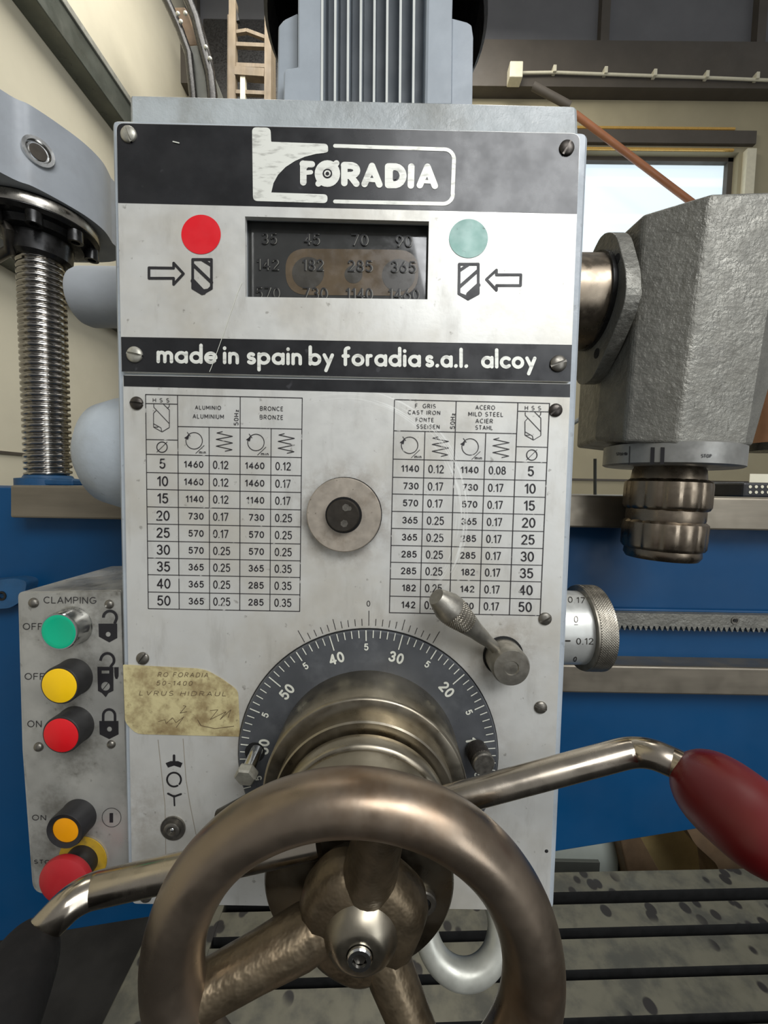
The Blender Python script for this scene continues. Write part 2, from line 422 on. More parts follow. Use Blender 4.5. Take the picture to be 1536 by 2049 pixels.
G['D'] = (.64, [[(0, 0), (0, 1), (.25, 1)] + arc(.25, .5, .39, .5, 90, -90) + [(0, 0)]])
G['E'] = (.48, [[(.48, 1), (0, 1), (0, 0), (.48, 0)], [(0, .52), (.42, .52)]])
G['F'] = (.48, [[(.48, 1), (0, 1), (0, 0)], [(0, .52), (.42, .52)]])
G['G'] = (.72, [arc(.39, .5, .39, .5, 50, 340) + [(.74, .45), (.45, .45)]])
G['H'] = (.58, [[(0, 0), (0, 1)], [(.58, 0), (.58, 1)], [(0, .5), (.58, .5)]])
G['I'] = (.02, [[(.01, 0), (.01, 1)]])
G['L'] = (.46, [[(0, 1), (0, 0), (.46, 0)]])
G['M'] = (.72, [[(0, 0), (0, 1), (.36, .25), (.72, 1), (.72, 0)]])
G['N'] = (.60, [[(0, 0), (0, 1), (.60, 0), (.60, 1)]])
G['P'] = (.54, [[(0, 0), (0, 1), (.28, 1)] + arc(.28, .74, .26, .26, 90, -90) + [(0, .48)]])
G['R'] = (.56, [[(0, 0), (0, 1), (.28, 1)] + arc(.28, .74, .26, .26, 90, -90) + [(0, .48)], [(.26, .48), (.56, 0)]])
G['S'] = (.54, [arc(.27, .75, .25, .25, 35, 265) + arc(.27, .25, .27, .25, 85, -150)])
G['T'] = (.56, [[(0, 1), (.56, 1)], [(.28, 1), (.28, 0)]])
G['U'] = (.58, [[(0, 1), (0, .29)] + arc(.29, .29, .29, .29, 180, 360) + [(.58, 1)]])
G['V'] = (.62, [[(0, 1), (.31, 0), (.62, 1)]])
G['Y'] = (.60, [[(0, 1), (.30, .5), (.60, 1)], [(.30, .5), (.30, 0)]])
G['Z'] = (.54, [[(0, 1), (.54, 1), (0, 0), (.54, 0)]])
q = .27; xh = .54
G['a'] = (.54, [arc(q, q, q, q, 0, 360), [(.54, 0), (.54, xh)]])
G['b'] = (.54, [arc(q, q, q, q, 0, 360), [(0, 0), (0, 1)]])
G['c'] = (.44, [arc(q, q, q, q, 48, 312)])
G['d'] = (.54, [arc(q, q, q, q, 0, 360), [(.54, 0), (.54, 1)]])
G['e'] = (.54, [[(.02, .27), (.54, .27)] + arc(q, q, q, q, 0, 318)])
G['f'] = (.30, [[(.12, 0), (.12, .82)] + arc(.28, .82, .16, .16, 180, 80), [(0, .50), (.28, .50)]])
G['i'] = (.04, [[(.02, 0), (.02, xh)], [(.02, .84), (.02, .86)]])
G['l'] = (.04, [[(.02, 0), (.02, 1)]])
G['m'] = (.72, [[(0, 0), (0, xh)], [(0, .30)] + arc(.18, .34, .18, .20, 170, 0) + [(.36, 0)], [(.36, .30)] + arc(.54, .34, .18, .20, 170, 0) + [(.72, 0)]])
G['n'] = (.40, [[(0, 0), (0, xh)], [(0, .30)] + arc(.20, .33, .20, .21, 170, 0) + [(.40, 0)]])
G['o'] = (.54, [arc(q, q, q, q, 0, 360)])
G['p'] = (.54, [arc(q, q, q, q, 0, 360), [(0, -.40), (0, xh)]])
G['r'] = (.22, [[(0, 0), (0, xh)], [(0, .30)] + arc(.17, .33, .17, .21, 170, 80)])
G['s'] = (.34, [arc(.17, .405, .15, .135, 40, 260) + arc(.17, .135, .17, .135, 80, -145)])
G['y'] = (.46, [[(0, xh), (.24, .06)], [(.46, xh), (.10, -.38)]])
G['z'] = (.40, [[(0, xh), (.40, xh), (0, 0), (.40, 0)]])

class Ink:
    """collects flat strokes and fills in frame pixels on one surface, then builds them as one thin mesh"""
    def __init__(s, y=-.00025, proj=None):
        s.mb = MB(); s.q = proj or (lambda x, yy: U(x, yy, y)); s.k = 0
    def p(s, x, y):                      # every stroke lies a hair above the one before, so none are coplanar
        v = s.q(x, y); return v + (CAM - v).normalized() * (1.2e-6 * (s.k % 90))
    def fill(s, pts):
        s.k += 1
        tr = tessellate_polygon([[Vector((x, y, 0)) for x, y in pts]])
        s.mb.add([s.p(x, y) for x, y in pts], tr); return s
    def disc(s, x, y, r, n=28): return s.fill([(x + r*math.cos(2*pi*k/n), y + r*math.sin(2*pi*k/n)) for k in range(n)])
    def line(s, pts, w, closed=False, cap=True):
        if closed: pts = list(pts) + [pts[0]]
        h = w/2
        for i in range(len(pts)-1):
            (x0, y0), (x1, y1) = pts[i], pts[i+1]
            L = math.hypot(x1-x0, y1-y0)
            if L < 1e-6: continue
            nx, ny = -(y1-y0)/L*h, (x1-x0)/L*h; s.k += 1
            s.mb.add([s.p(x0+nx, y0+ny), s.p(x1+nx, y1+ny), s.p(x1-nx, y1-ny), s.p(x0-nx, y0-ny)], [(0, 1, 2, 3)])
        if w > 1.4:
            n = 8 if w < 5 else 16
            rng = range(len(pts)) if cap else range(1, len(pts)-1)
            for i in rng:
                x, y = pts[i]; s.k += 1
                s.mb.add([s.p(x + h*math.cos(2*pi*k/n), y + h*math.sin(2*pi*k/n)) for k in range(n)], [tuple(range(n))])
        return s
    def text(s, txt, x, y, h, sw, x1=None, al='l', sp=.16, d=(1, .0195), up=None, wx=1.0):
        """baseline start (x, y) in pixels, centreline cap height h; x1 fits the width"""
        adv = 0; items = []
        for ch in txt:
            w, st = G[ch]; items.append((adv, st)); adv += w + sp + (sw/h if ch != ' ' else 0)
        tot = adv - sp - sw/h
        k = wx
        if x1 is not None: k = (x1 - x - sw) / (tot*h); x = x + sw/2
        dl = math.hypot(*d); d = (d[0]/dl, d[1]/dl); up = up or (-d[1]*0 + 0.0, -1.0) if abs(d[0]) > .9 and up is None else (up or (d[1], -d[0]))
        if al == 'r': off = -tot*h*k
        elif al == 'c': off = -tot*h*k/2
        else: off = 0
        for a, st in items:
            for poly in st:
                s.line([(x + (off + (a+px)*h*k)*d[0] + py*h*up[0], y + (off + (a+px)*h*k)*d[1] + py*h*up[1]) for px, py in poly], sw)
        return s
    def make(s, name, mat, parent): return finish(name, s.mb, mat, parent, fix=False)

def rpoly(pts, r, n=5):
    out = []; m = len(pts)
    for i, p in enumerate(pts):
        rr = r[i] if isinstance(r, (list, tuple)) else r
        p = Vector(p); a = Vector(pts[i-1]) - p; b = Vector(pts[(i+1) % m]) - p
        if rr <= 0: out.append(tuple(p)); continue
        t = min(rr, a.length*.48, b.length*.48)
        A = p + a.normalized()*t; B = p + b.normalized()*t
        for k in range(n+1):
            u = k/n; out.append(tuple(A*(1-u)**2 + p*2*u*(1-u) + B*u*u))
    return out
def P(pts, y): return [U(a, b, y) for a, b in pts]

# slotted dome-headed screws share one mesh per finish
def screw_mesh(m):
    mb = MB(); R, w, H = 1.0, .13, .55
    dome = lambda r: .12 + H*math.sqrt(max(0, 1 - (r/R)**2*.97))
    for sgn in (1, -1):
        nx, nt = 7, 10; g = []
        for i in range(nx+1):
            x = w + (R-w)*math.sin(i/nx*pi/2)
            L = math.sqrt(max(0, R*R - x*x))
            for j in range(nt+1):
                t = math.sin((j/nt*2-1)*pi/2)*L
                g.append((sgn*x, -dome(math.hypot(x, t)), t))
        fs = [(i*(nt+1)+j, (i+1)*(nt+1)+j, (i+1)*(nt+1)+j+1, i*(nt+1)+j+1) for i in range(nx) for j in range(nt)]
        mb.add(g, fs, 0, True)
        wall = [g[j] for j in range(nt+1)]
        mb.add(wall + [(a, -.28, c) for a, b, c in wall], [(j, j+1, nt+2+j, nt+1+j) for j in range(nt)])
        rim = [g[i*(nt+1)+nt] for i in range(nx+1)] + [g[i*(nt+1)] for i in range(nx, -1, -1)]
        mb.add(rim + [(a, 0, c) for a, b, c in rim], [(j, j+1, len(rim)+j+1, len(rim)+j) for j in range(len(rim)-1)])
    mb.add([(-w-.01, -.28, -1), (w+.01, -.28, -1), (w+.01, -.28, 1), (-w-.01, -.28, 1)], [(0, 1, 2, 3)])
    me = bpy.data.meshes.new('screw')
    me.from_pydata([tuple(v) for v in mb.v], [], mb.f); me.materials.append(m)
    me.polygons.foreach_set('use_smooth', mb.sm)
    bm = bmesh.new(); bm.from_mesh(me); bmesh.ops.remove_doubles(bm, verts=bm.verts, dist=1e-5)
    bmesh.ops.recalc_face_normals(bm, faces=bm.faces); bm.to_mesh(me); bm.free()
    me.set_sharp_from_angle(angle=math.radians(40))
    return me
SCREW = {k: screw_mesh(M[k]) for k in ('screw', 'screw_light', 'screw_dark')}
def screw(px, py, rpx, ang, parent, kind='screw', y=0.0):
    o = bpy.data.objects.new('screw', SCREW[kind]); COL.objects.link(o)
    o.parent = parent; o.location = U(px, py, y) - world_loc(parent)
    s_ = rpx*S(y); o.scale = (s_, s_*.8, s_); o.rotation_euler = (0, math.radians(ang), 0)
    return o

# ================================================================== SETTING
WX = -1.60; WY = 3.0      # left wall plane, back wall plane
zf = 0.0
struct('floor', MB().box((WX-.2, -2.5, -.1), (4.5, WY+.2, 0)), M['floor'])
wl = struct('wall_left', MB().box((WX-.2, -1.2, 0), (WX, WY, 5.8)), M['wall'])
p = UX(0, 905, WX)
trim = struct('trim_1', MB().box((WX, .3, p.z-.006), (WX+.008, WY, p.z+.006)), M['beam'])
# back wall: cream lower wall with a window opening, dark beam and grey cladding above
zc = U(1000, 108, WY).z           # bottom of the cladding
zb = U(1200, 200, WY).z           # bottom of the beam band
wx0 = U(1150, 310, WY).x; wx1 = U(1478, 310, WY).x; wz1 = U(1300, 303, WY).z; wz0 = U(1300, 745, WY).z
bw = MB()
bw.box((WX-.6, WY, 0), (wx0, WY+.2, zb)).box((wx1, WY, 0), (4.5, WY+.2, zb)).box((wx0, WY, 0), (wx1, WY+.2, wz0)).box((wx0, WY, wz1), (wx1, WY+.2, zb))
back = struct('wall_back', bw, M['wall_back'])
struct('trim_2', MB().box((WX-.6, WY-.10, zb), (4.5, WY+.2, zc)), M['beam'])
clad = struct('wall_back_upper', MB().box((WX-.6, WY-.02, zc), (4.5, WY+.2, 6.2)), M['cladding'])
for px in (395, 895, 1201, 1507):
    x = U(px, 60, WY).x
    b = finish('cladding_rib', MB().box((x-.032, WY-.075, zc), (x+.032, WY-.02, 6.2)), M['beam'], clad, origin=(x, WY, zc))
win = struct('window_1', MB().box((wx0-.02, WY+.05, wz1-.03), (wx1+.02, WY+.09, wz1+.02)).box((wx1-.04, WY+.05, wz0), (wx1+.02, WY+.09, wz1))
             .box((wx0-.02, WY+.05, wz0), (wx0+.04, WY+.09, wz1)).box((wx0, WY+.05, wz0-.02), (wx1, WY+.09, wz0+.04)), M['beam'])
finish('pane', MB().box((wx0, WY+.10, wz0), (wx1, WY+.11, wz1)), M['pane'], win)
z1 = U(1300, 258, WY).z; z2 = U(1300, 300, WY).z
finish('sun_strip', MB().box((wx0-.3, WY-.012, z1-.008), (wx1-.05, WY, z1+.008)), M['gold'], win)
finish('sun_strip', MB().box((wx0-.3, WY-.012, z2-.008), (wx1-.05, WY, z2+.008)), M['gold'], win)
finish('shutter_rail', MB().box((wx0-.3, WY-.03, z2+.03), (wx1+.1, WY, z1-.03)), M['beam'], win)
x = U(1500, 300, WY).x
finish('window_post', MB().box((wx1+.03, WY-.04, wz0), (wx1+.10, WY, wz1)), M['conduit'], win)
finish('curtain_rod', MB().tube([U(1066, 172, WY-.22), U(1140, 212, WY-.22)], .026), M['beam'], win)
# brown rod across the window
a, b = U(1150, 228, WY-.3), U(1480, 478, WY-.25)
tag(finish('curtain_pole', MB().tube([a, b], .022, 12), M['brown'], None, origin=a), 'brown diagonal rod crossing in front of the bright window', 'rod')
# cable conduit with junction box under the cladding
cd = thing('cable_conduit', U(1030, 146, WY-.13), 'cream surface cable with small junction box along the dark beam', 'conduit')
pts = [U(1042, 146, WY-.12), U(1110, 145, WY-.12), U(1250, 150, WY-.12), U(1400, 155, WY-.12), U(1620, 164, WY-.12)]
finish('cable', MB().tube(pts, .010, 10), M['conduit'], cd)
a = U(1018, 130, WY-.15); b = U(1043, 162, WY-.15)
finish('junction_box', MB().box((a.x, WY-.18, b.z), (b.x, WY-.10, a.z)), M['conduit'], cd, bevel=.006)
for px, py in ((1108, 143), (1210, 146), (1308, 151), (1412, 154), (1512, 157)):
    c = U(px, py, WY-.12)
    finish('cable_clip', MB().box((c.x-.012, WY-.14, c.z-.015), (c.x+.012, WY-.10, c.z+.03)), M['conduit'], cd, bevel=.003)

# steel beams bolted along the left wall
def wallbeam(p_low, p_high, X, y0, y1, label):
    lo = UX(*p_low, X); hi = UX(*p_high, X)
    t = thing('wall_beam', (X, (y0+y1)/2, lo.z), label, 'steel beam', None)
    finish('web', MB().box((WX, y0, lo.z), (X, y1, hi.z-.03)), M['green_beam'], t, bevel=.006)
    finish('top_flange', MB().box((WX, y0, hi.z-.035), (X+.01, y1, hi.z)), M['light_casting'], t, bevel=.004)
    finish('bottom_flange', MB().box((WX, y0, lo.z-.012), (X+.006, y1, lo.z)), M['green_beam'], t, bevel=.004)
wallbeam((75, 0), (130, 0), WX+.10, -.4, 2.2, 'green-grey steel beam running high along the cream left wall')
wallbeam((150, 588), (140, 548), WX+.10, -.4, 2.2, 'dark steel beam on left wall, lower one, behind the threaded column')

# wooden step ladder at the far wall
ld = thing('step_ladder', U(505, 186, 2.4), 'pale wooden step ladder leaning at far wall left of the motor', 'ladder')
ly = 2.40
def bar(pts, r, mt, par, name, y=ly, sq=True):
    return finish(name, MB().tube(P(pts, y), r, 4 if sq else 10), mt, par)
bar([(462, 186+700), (467, 6)], .030, M['wood'], ld, 'rail')
bar([(458, 186+700), (461, 34)], .020, M['wood'], ld, 'rail', ly+.06)
bar([(534, 186+700), (538, 24)], .030, M['wood'], ld, 'rail')
bar([(548, 186+700), (545, 48)], .022, M['wood'], ld, 'rail', ly+.08)
bar([(468, 67), (494, 63)], .014, M['wood'], ld, 'brace'); bar([(494, 63), (534, 78)], .014, M['wood'], ld, 'brace')
for yy in (91, 132, 186, 245, 310): bar([(468, yy), (536, yy+3)], .016, M['wood'], ld, 'rung')
bar([(472, 148), (530, 152)], .034, M['wood'], ld, 'tray')
bar([(487, 157), (487, 260)], .022, M['conduit'], ld, 'strut')
bar([(470, 15), (477, 44)], .012, M['blackp'], ld, 'hinge'); bar([(534, 30), (532, 54)], .012, M['blackp'], ld, 'hinge')

# lifting machine with hoses beyond the left wall's end
lf = thing('lifting_machine', U(400, 186, 2.0), 'dark green-grey lifting column with black hoses beside the cream wall', 'machine')
mb = MB(); yq = 2.05
mb.prism(P([(364, 92), (402, 88), (414, 120), (424, 190), (440, 700), (400, 700), (388, 190), (376, 130)], yq), (0, .25, 0))
finish('column', mb, M['lift_grey'], lf, bevel=.01)
bar([(318, -30), (342, 20), (360, 60), (378, 110), (386, 190), (400, 700)], .022, M['black_iron'], lf, 'hose', yq-.02, False)
bar([(365, -30), (392, 40), (404, 90), (420, 150), (424, 190), (440, 700)], .026, M['black_iron'], lf, 'hose', yq-.02, False)
bar([(396, 45), (410, 90), (420, 130), (428, 190), (450, 700)], .020, M['black_iron'], lf, 'hose', yq+.05, False)
mb = MB()
mb.prism(P([(338, 15), (370, 14), (378, 30), (388, 60), (394, 92), (372, 92), (356, 50)], yq+.05), (0, .2, 0))
finish('bracket', mb, M['darkwood'], lf, bevel=.006)
for (px, py) in ((356, 28), (371, 27), (362, 44), (412, 95), (420, 118)):
    finish('bolt', MB().dome(U(px, py, yq-.04), (0, -1, 0), .012, .01, 12), M['light_casting'], lf)
a, b = U(424, 84, WY-.2), U(470, 186, WY-.2)
tag(finish('cable_cabinet', MB().box((a.x, WY-.35, .3), (b.x+.36, WY-.12, a.z)), M['black_iron'], None, origin=(a.x, WY-.2, .3), bevel=.01), 'black cabinet standing at far wall behind the wooden ladder', 'cabinet')

# ================================================================== T-SLOTTED TABLE below
zt = HC - .80
dvec = (UZ(1536, 1778.7, zt) - UZ(1118, 1788, zt)); th = math.atan2(dvec.y, dvec.x)
ux = Vector((math.cos(th), math.sin(th), 0)); uy = Vector((-math.sin(th), math.cos(th), 0))
e0 = UZ(300, 1855, zt); e1 = UZ(195, 2049, zt)
def tl(v): q_ = v - e0; return (q_.dot(ux), q_.dot(uy))
tab = thing('slotted_table', (e0.x+.6, e0.y-.2, 0), 'oily grey cast iron table with long T-slots under the drill head', 'work table')
rows = [1742] + [c for pr in ((1781, 1806), (1853, 1875), (1936, 1957.5), (2031, 2056)) for c in pr]
vs = [tl(UZ(1300, r, zt))[1] for r in rows]
step = vs[-2] - vs[-4]; wd = vs[-1] - vs[-2]
for _ in range(3): vs += [vs[-2] + step, vs[-2] + step + wd]
top = MB()
L0, L1 = 0.0, 2.3
def tbox(u0, u1, v0, v1, z0, z1):
    pts = [e0 + ux*u + uy*v for (u, v) in ((u0, v0), (u1, v0), (u1, v1), (u0, v1))]
    vv = [Vector((p_.x, p_.y, z0)) for p_ in pts] + [Vector((p_.x, p_.y, z1)) for p_ in pts]
    return vv, [(0,1,5,4),(1,2,6,5),(2,3,7,6),(3,0,4,7),(4,5,6,7),(3,2,1,0)]
prev = vs[0]
for i in range(1, len(vs), 2):
    a_, b_ = tbox(L0+.12, L1, vs[i], prev, zt-.03, zt)
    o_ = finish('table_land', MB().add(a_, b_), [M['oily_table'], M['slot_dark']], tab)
    for p_ in o_.data.polygons: p_.material_index = 0 if p_.normal.z > .5 else 1  # side walls coloured near-black, standing in for shade inside the slots
    prev = vs[i+1] if i+1 < len(vs) else vs[i]
a_, b_ = tbox(L0+.002, L1, prev-.06, vs[0]+.0, zt-.30, zt-.055)
a2, b2 = tbox(L0, L0+.12, prev-.06, vs[0], zt-.05, zt)
finish('end_lip', MB().add(a2, b2), M['oily_table'], tab, bevel=.002)
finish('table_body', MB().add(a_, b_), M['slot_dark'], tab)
a_, b_ = tbox(L0-.004, L0, prev-.06, vs[0], zt-.30, zt-.02)
finish('end_face', MB().add(a_, b_), M['lift_grey'], tab)
a_, b_ = tbox(L0+.03, L1, prev-.05, vs[0]-.02, 0, zt-.30)
finish('plinth', MB().add(a_, b_), M['table_iron'], tab)

# odds and ends standing behind the table
zz = .30
bx = thing('white_crate', U(1170, 1760, .85), 'white plastic crate behind the slotted table, under the blue arm', 'crate')
a = U(1080, 1672, .8); b = U(1236, 1760, .8)
finish('crate_body', MB().box((a.x, .8, 0), (b.x, 1.05, a.z)), M['white_plastic'], bx, bevel=.003)
finish('crate_recess', MB().box((a.x, .79, 0), (b.x-.06, .8, U(1170, 1719, .8).z)), M['lift_grey'], bx)
tag(finish('wood_beam', MB().prism(P([(1238, 1670), (1275, 1664), (1320, 1745), (1345, 1900), (1290, 1900)], .75), (0, .1, 0)), M['darkwood'], None, origin=(.45, .75, 0), bevel=.004), 'dark leaning wooden beam behind the slotted table', 'beam')
tag(finish('plywood_board', MB().prism(P([(1240, 1640), (1380, 1640), (1438, 1730), (1470, 1900), (1240, 1900)], .84), (0, .02, 0)), M['plywood'], None, origin=(.6, .84, 0), bevel=.002), 'yellowish plywood board behind the slotted table', 'board')
tag(finish('fibreboard_sheet', MB().prism(P(rpoly([(1340, 1600), (1620, 1600), (1620, 1900), (1455, 1900), (1436, 1732), (1390, 1690)], 12), .66), (0, .07, 0)), M['darkwood'], None, origin=(.7, .66, 0), bevel=.01), 'brown sheet standing behind the table under the red knob', 'sheet')

# ================================================================== RADIAL ARM
AY = .145
arm = thing('radial_arm', U(900, 1500, AY), 'blue painted radial drill arm with bare steel guide rails', 'machine arm')
def hl(x): return .0175*(x-20)
body = [(-420, 975+hl(-420)), (1900, 977+hl(1900)), (1900, 1579), (-420, 1953)]
finish('arm_body', MB().prism(P(body, AY), (0, .16, 0)), M['blue'], arm, bevel=.004)
def strip(x0, x1, t0, t1, yf, yb, name, m, bev=.0012):
    return finish(name, MB().prism(P([(x0, t0+hl(x0)), (x1, t0+hl(x1)), (x1, t1+hl(x1)), (x0, t1+hl(x0))], yf), (0, yb-yf, 0)), m, arm, bevel=bev)
strip(20, 1900, 970.5, 1036, .120, .25, 'upper_guide_rail', M['rail_steel'], .002)
strip(250, 1900, 1311, 1367, .120, .15, 'lower_guide_rail', M['rail_steel'], .002)
strip(250, 1900, 1298, 1312, .140, .15, 'lower_ledge', M['blue'], .0015)
strip(250, 1900, 1196, 1206, .140, .15, 'rack_ledge', M['blue'], .0015)
# gear rack, one piece with cut teeth
x0, x1, pit = 700, 1900, 10.75
yt, yr, yb2 = 1205, 1230, 1239
outl = [(x0, yt+hl(x0)), (x1, yt+hl(x1))]
n = int((x1-x0)/pit)
for i in range(n):
    x = x1 - i*pit
    outl += [(x, yr+hl(x)), (x-2.4, yr+hl(x)), (x-4.8, yb2+hl(x)), (x-7.0, yb2+hl(x)), (x-9.6, yr+hl(x))]
outl += [(x0, yr+hl(x0))]
rk = MB(); up = P([(x0, yt+hl(x0)), (x1, yt+hl(x1)), (x1, yr+hl(x1)), (x0, yr+hl(x0))], .132)
rk.prism(up, (0, .014, 0))
for i in range(n):
    x = x1 - i*pit
    rk.prism(P([(x-1.4, yr+hl(x)-.2), (x-4.6, yb2+hl(x)), (x-6.6, yb2+hl(x)), (x-10, yr+hl(x)-.2)], .132), (0, .014, 0))
finish('gear_rack', rk, M['cast_iron'], arm)
c = U(1470, 1241.5, .132)
finish('socket_screw', MB().lathe([(.0042, 0), (.0042, .0008), (.0026, .0008), (.0024, .0002)], c, (0, -1, 0), 20), M['screw'], arm)
c = U(1470, 1241.5, .131)
finish('socket_recess', MB().lathe([(.0020, .0003), (.0020, .0006)], c, (0, -1, 0), 6), M['slot_dark'], arm)
mb = MB().prism(P(rpoly([(-60, 1166), (30, 1157), (54, 1163), (47, 1200), (20, 1217), (-60, 1222)], 10), .13), (0, .03, 0))
finish('arm_lug', mb, M['blue_dirty'], arm, bevel=.003)
finish('lug_bolt', MB().lathe([(.005, 0), (.005, .001), (.003, .001), (.0028, 0)], U(4, 1192, .13), (0, -1, 0), 20), M['black_iron'], arm)

# small things standing on the arm
t = thing('mesh_basket', U(1515, 985, .28), 'small black perforated box on the right end of the blue arm', 'box')
a, b = U(1488, 965, .27), U(1570, 997, .27)
finish('box_shell', MB().box((a.x, .27, b.z), (b.x, .33, a.z)), M['blackp'], t, bevel=.003)
for i in range(4):
    for j in range(2):
        c = U(1500+i*12, 974+j*11, .27)
        finish('hole_rim', MB().lathe([(.0022, 0), (.0022, .0006)], c, (0, -1, 0), 8), M['conduit'], t)
a, b = U(1500, 948, .30), U(1560, 972, .30)
tag(finish('paper_slip', MB().box((a.x, .30, b.z), (b.x, .301, a.z)), M['conduit'], None, origin=(a.x, .3, b.z)), 'small white paper slip standing in the black perforated box', 'paper')
# brown tank at the right-hand edge
a = U(1530, 880, 1.2); b = U(1530, 745, 1.2)
t = thing('brown_tank', (U(1560, 880, 1.2).x, 1.3, a.z), 'brown cylinder with blue top rim at the right edge behind the grey head', 'tank')
c = U(1562, 880, 1.3)
finish('tank_body', MB().lathe([(.085, 0), (.085, b.z-a.z)], (c.x, 1.3, a.z), (0, 0, 1), 32), M['brown_tank'], t)
finish('tank_rim', MB().lathe([(.095, 0), (.095, .02)], (c.x, 1.3, b.z), (0, 0, 1), 32), M['blue'], t)
finish('tank_base', MB().lathe([(.1, -.03), (.1, 0)], (c.x, 1.3, a.z), (0, 0, 1), 32), M['black_iron'], t)
# grey stay and upright seen between the panel and grey head
a, b = U(1120, 862, 1.5), U(1205, 812, 1.5)
tag(finish('wall_stay', MB().tube([a, b], .010, 8), M['lift_grey'], None, origin=a), 'thin grey diagonal stay against the cream wall beside the panel', 'rod')
a, b = U(1190, 990, .2), U(1190, 918, .2)
tag(finish('grey_upright', MB().tube([a, b], .0019, 8), M['lift_grey'], None, origin=a), 'short grey upright bar above the arm, left of the chuck', 'rod')
z_ = U(1190, 960, WY).z
struct('trim_3', MB().box((WX, WY-.01, z_-.008), (4.5, WY, z_+.008)), M['beam'])

# ================================================================== ELEVATING SCREW and column bracket (upper left)
SY = .26
sc0 = U(96, 958, SY); sx = U(92, 800, SY).x
es = thing('elevating_screw', (sx, SY, sc0.z), 'threaded steel elevating column with blue foot on the arm', 'threaded column')
ztop = U(88, 520, SY).z + .03
rad = .0262; pitch = 11.6*S(SY)
mb = MB(); seg = 40; rows_ = int((ztop - sc0.z)/pitch*8); vsx = []
for i in range(rows_+1):
    z = sc0.z + (ztop-sc0.z)*i/rows_
    for k in range(seg):
        a = 2*pi*k/seg
        ph = (z/pitch - k/seg) % 1.0
        d_ = 0 if ph < .42 else (1 if .56 < ph < .84 else ((ph-.42)/.14 if ph < .56 else (1-ph)/.16))
        r_ = rad - .0036*d_
        vsx.append(Vector((sx + r_*math.cos(a), SY + r_*math.sin(a), z)))
mb.add(vsx, [(i*seg+k, i*seg+(k+1) % seg, (i+1)*seg+(k+1) % seg, (i+1)*seg+k) for i in range(rows_) for k in range(seg)], 0, True)
M['thread'] = mat('thread_steel', srgb(150, 146, 140), .22, 1, .1, 40, dirt=.12, dirtcol=srgb(60,55,50), dscale=30, rvar=.04)
finish('threaded_rod', mb, M['thread'], es, sharp=60)
a, b = U(58, 958, SY-.02), U(158, 972, SY-.02)
finish('foot_flange', MB().lathe([(.036, -.011), (.036, .0), (.028, .001), (.0265, .004), (.024, .005)], (sx, SY, sc0.z), (0, 0, 1), 32), M['blue_dirty'], es)
finish('foot_plate', MB().box((a.x, SY-.03, b.z), (b.x, SY+.03, a.z)), M['blue_dirty'], es, bevel=.002)

cb = thing('column_bracket', (sx-.05, SY, HC+.34), 'grey rounded column bracket carrying the black bearing at upper left', 'machine bracket')
zt_, zb_ = HC+.435, HC+.345
top_px = [(-260, -10), (0, 178), (60, 210), (120, 250), (170, 288), (205, 324), (222, 356)]
def smooth_pts(P_, n=6):
    out = []
    for i in range(len(P_)-1):
        a, b, c, d = P_[max(i-1, 0)], P_[i], P_[i+1], P_[min(i+2, len(P_)-1)]
        for j in range(n):
            t = j/n; out.append(.5*((2*b) + (c-a)*t + (2*a-5*b+4*c-d)*t*t + (3*b-a-3*c+d)*t**3))
    return out + [P_[-1]]
ctl = [UZ(x, y, zt_) for x, y in top_px]
ring_ = smooth_pts(ctl)
last = ring_[-1]
ring_ += smooth_pts([Vector((last.x, last.y+.012, zt_)), Vector((last.x-.012, last.y+.035, zt_)), Vector((last.x-.05, last.y+.05, zt_)), Vector((last.x-.16, last.y+.045, zt_)), Vector((last.x-.40, last.y+.0, zt_))])
bo_ = finish('bracket_body', MB().prism([(p_.x, p_.y, zb_) for p_ in ring_], (0, 0, zt_-zb_)), M['slab_paint'], cb, bevel=.012, bseg=4)
bo_.modifiers['bevel'].harden_normals = True
bo_.data.polygons.foreach_set('use_smooth', [True]*len(bo_.data.polygons)); bo_.data.set_sharp_from_angle(angle=math.radians(35))
# plug screw on its front face


tdir = (ctl[3]-ctl[1]).normalized(); nrm = Vector((tdir.y, -tdir.x, 0)).normalized()
if nrm.dot(CAM - ctl[1]) < 0: nrm = -nrm
r_ = ray(76, 305); base = ctl[2]
tt = (base - CAM).dot(nrm) / r_.dot(nrm); pc = CAM + r_*tt
finish('plug_screw', MB().lathe([(.0155, -.002), (.0155, .003), (.012, .003), (.0105, .0), (.0, -.001)], pc, nrm, 28), M['chrome'], cb)
finish('plug_hole', MB().lathe([(.0085, .0), (.0085, .001), (.0, .0012)], pc, nrm, 24), M['dark_steel'], cb)
bf = MB().lathe([(.062, 0), (.064, -.004), (.064, -.016), (.060, -.020), (.050, -.021), (.046, -.028), (.036, -.030), (.034, -.052), (.030, -.056)], (sx, SY, zb_), (0, 0, 1), 64)
finish('bearing_flange', bf, M['black_iron'], cb)
finish('bearing_ring', MB().lathe([(.0645, -.003), (.0655, -.006), (.0655, -.012), (.0645, -.015)], (sx, SY, zb_), (0, 0, 1), 64, cap0=False, cap1=False), M['steel'], cb)
for ang in (-100, -55, -10, 35):
    a = math.radians(ang); cx_, cy_ = sx + .055*math.cos(a), SY + .055*math.sin(a)
    finish('socket_bolt', MB().lathe([(.0085, 0), (.0085, -.014), (.0050, -.014), (.0045, -.009)], (cx_, cy_, zb_-.020), (0, 0, 1), 18), M['black_iron'], cb)
finish('oil_pipe', MB().tube([U(-40, 440, SY-.03), U(5, 432, SY-.04), U(16, 460, SY-.04), U(20, 500, SY-.03), U(-30, 530, SY)], .006, 12), M['dark_steel'], cb)

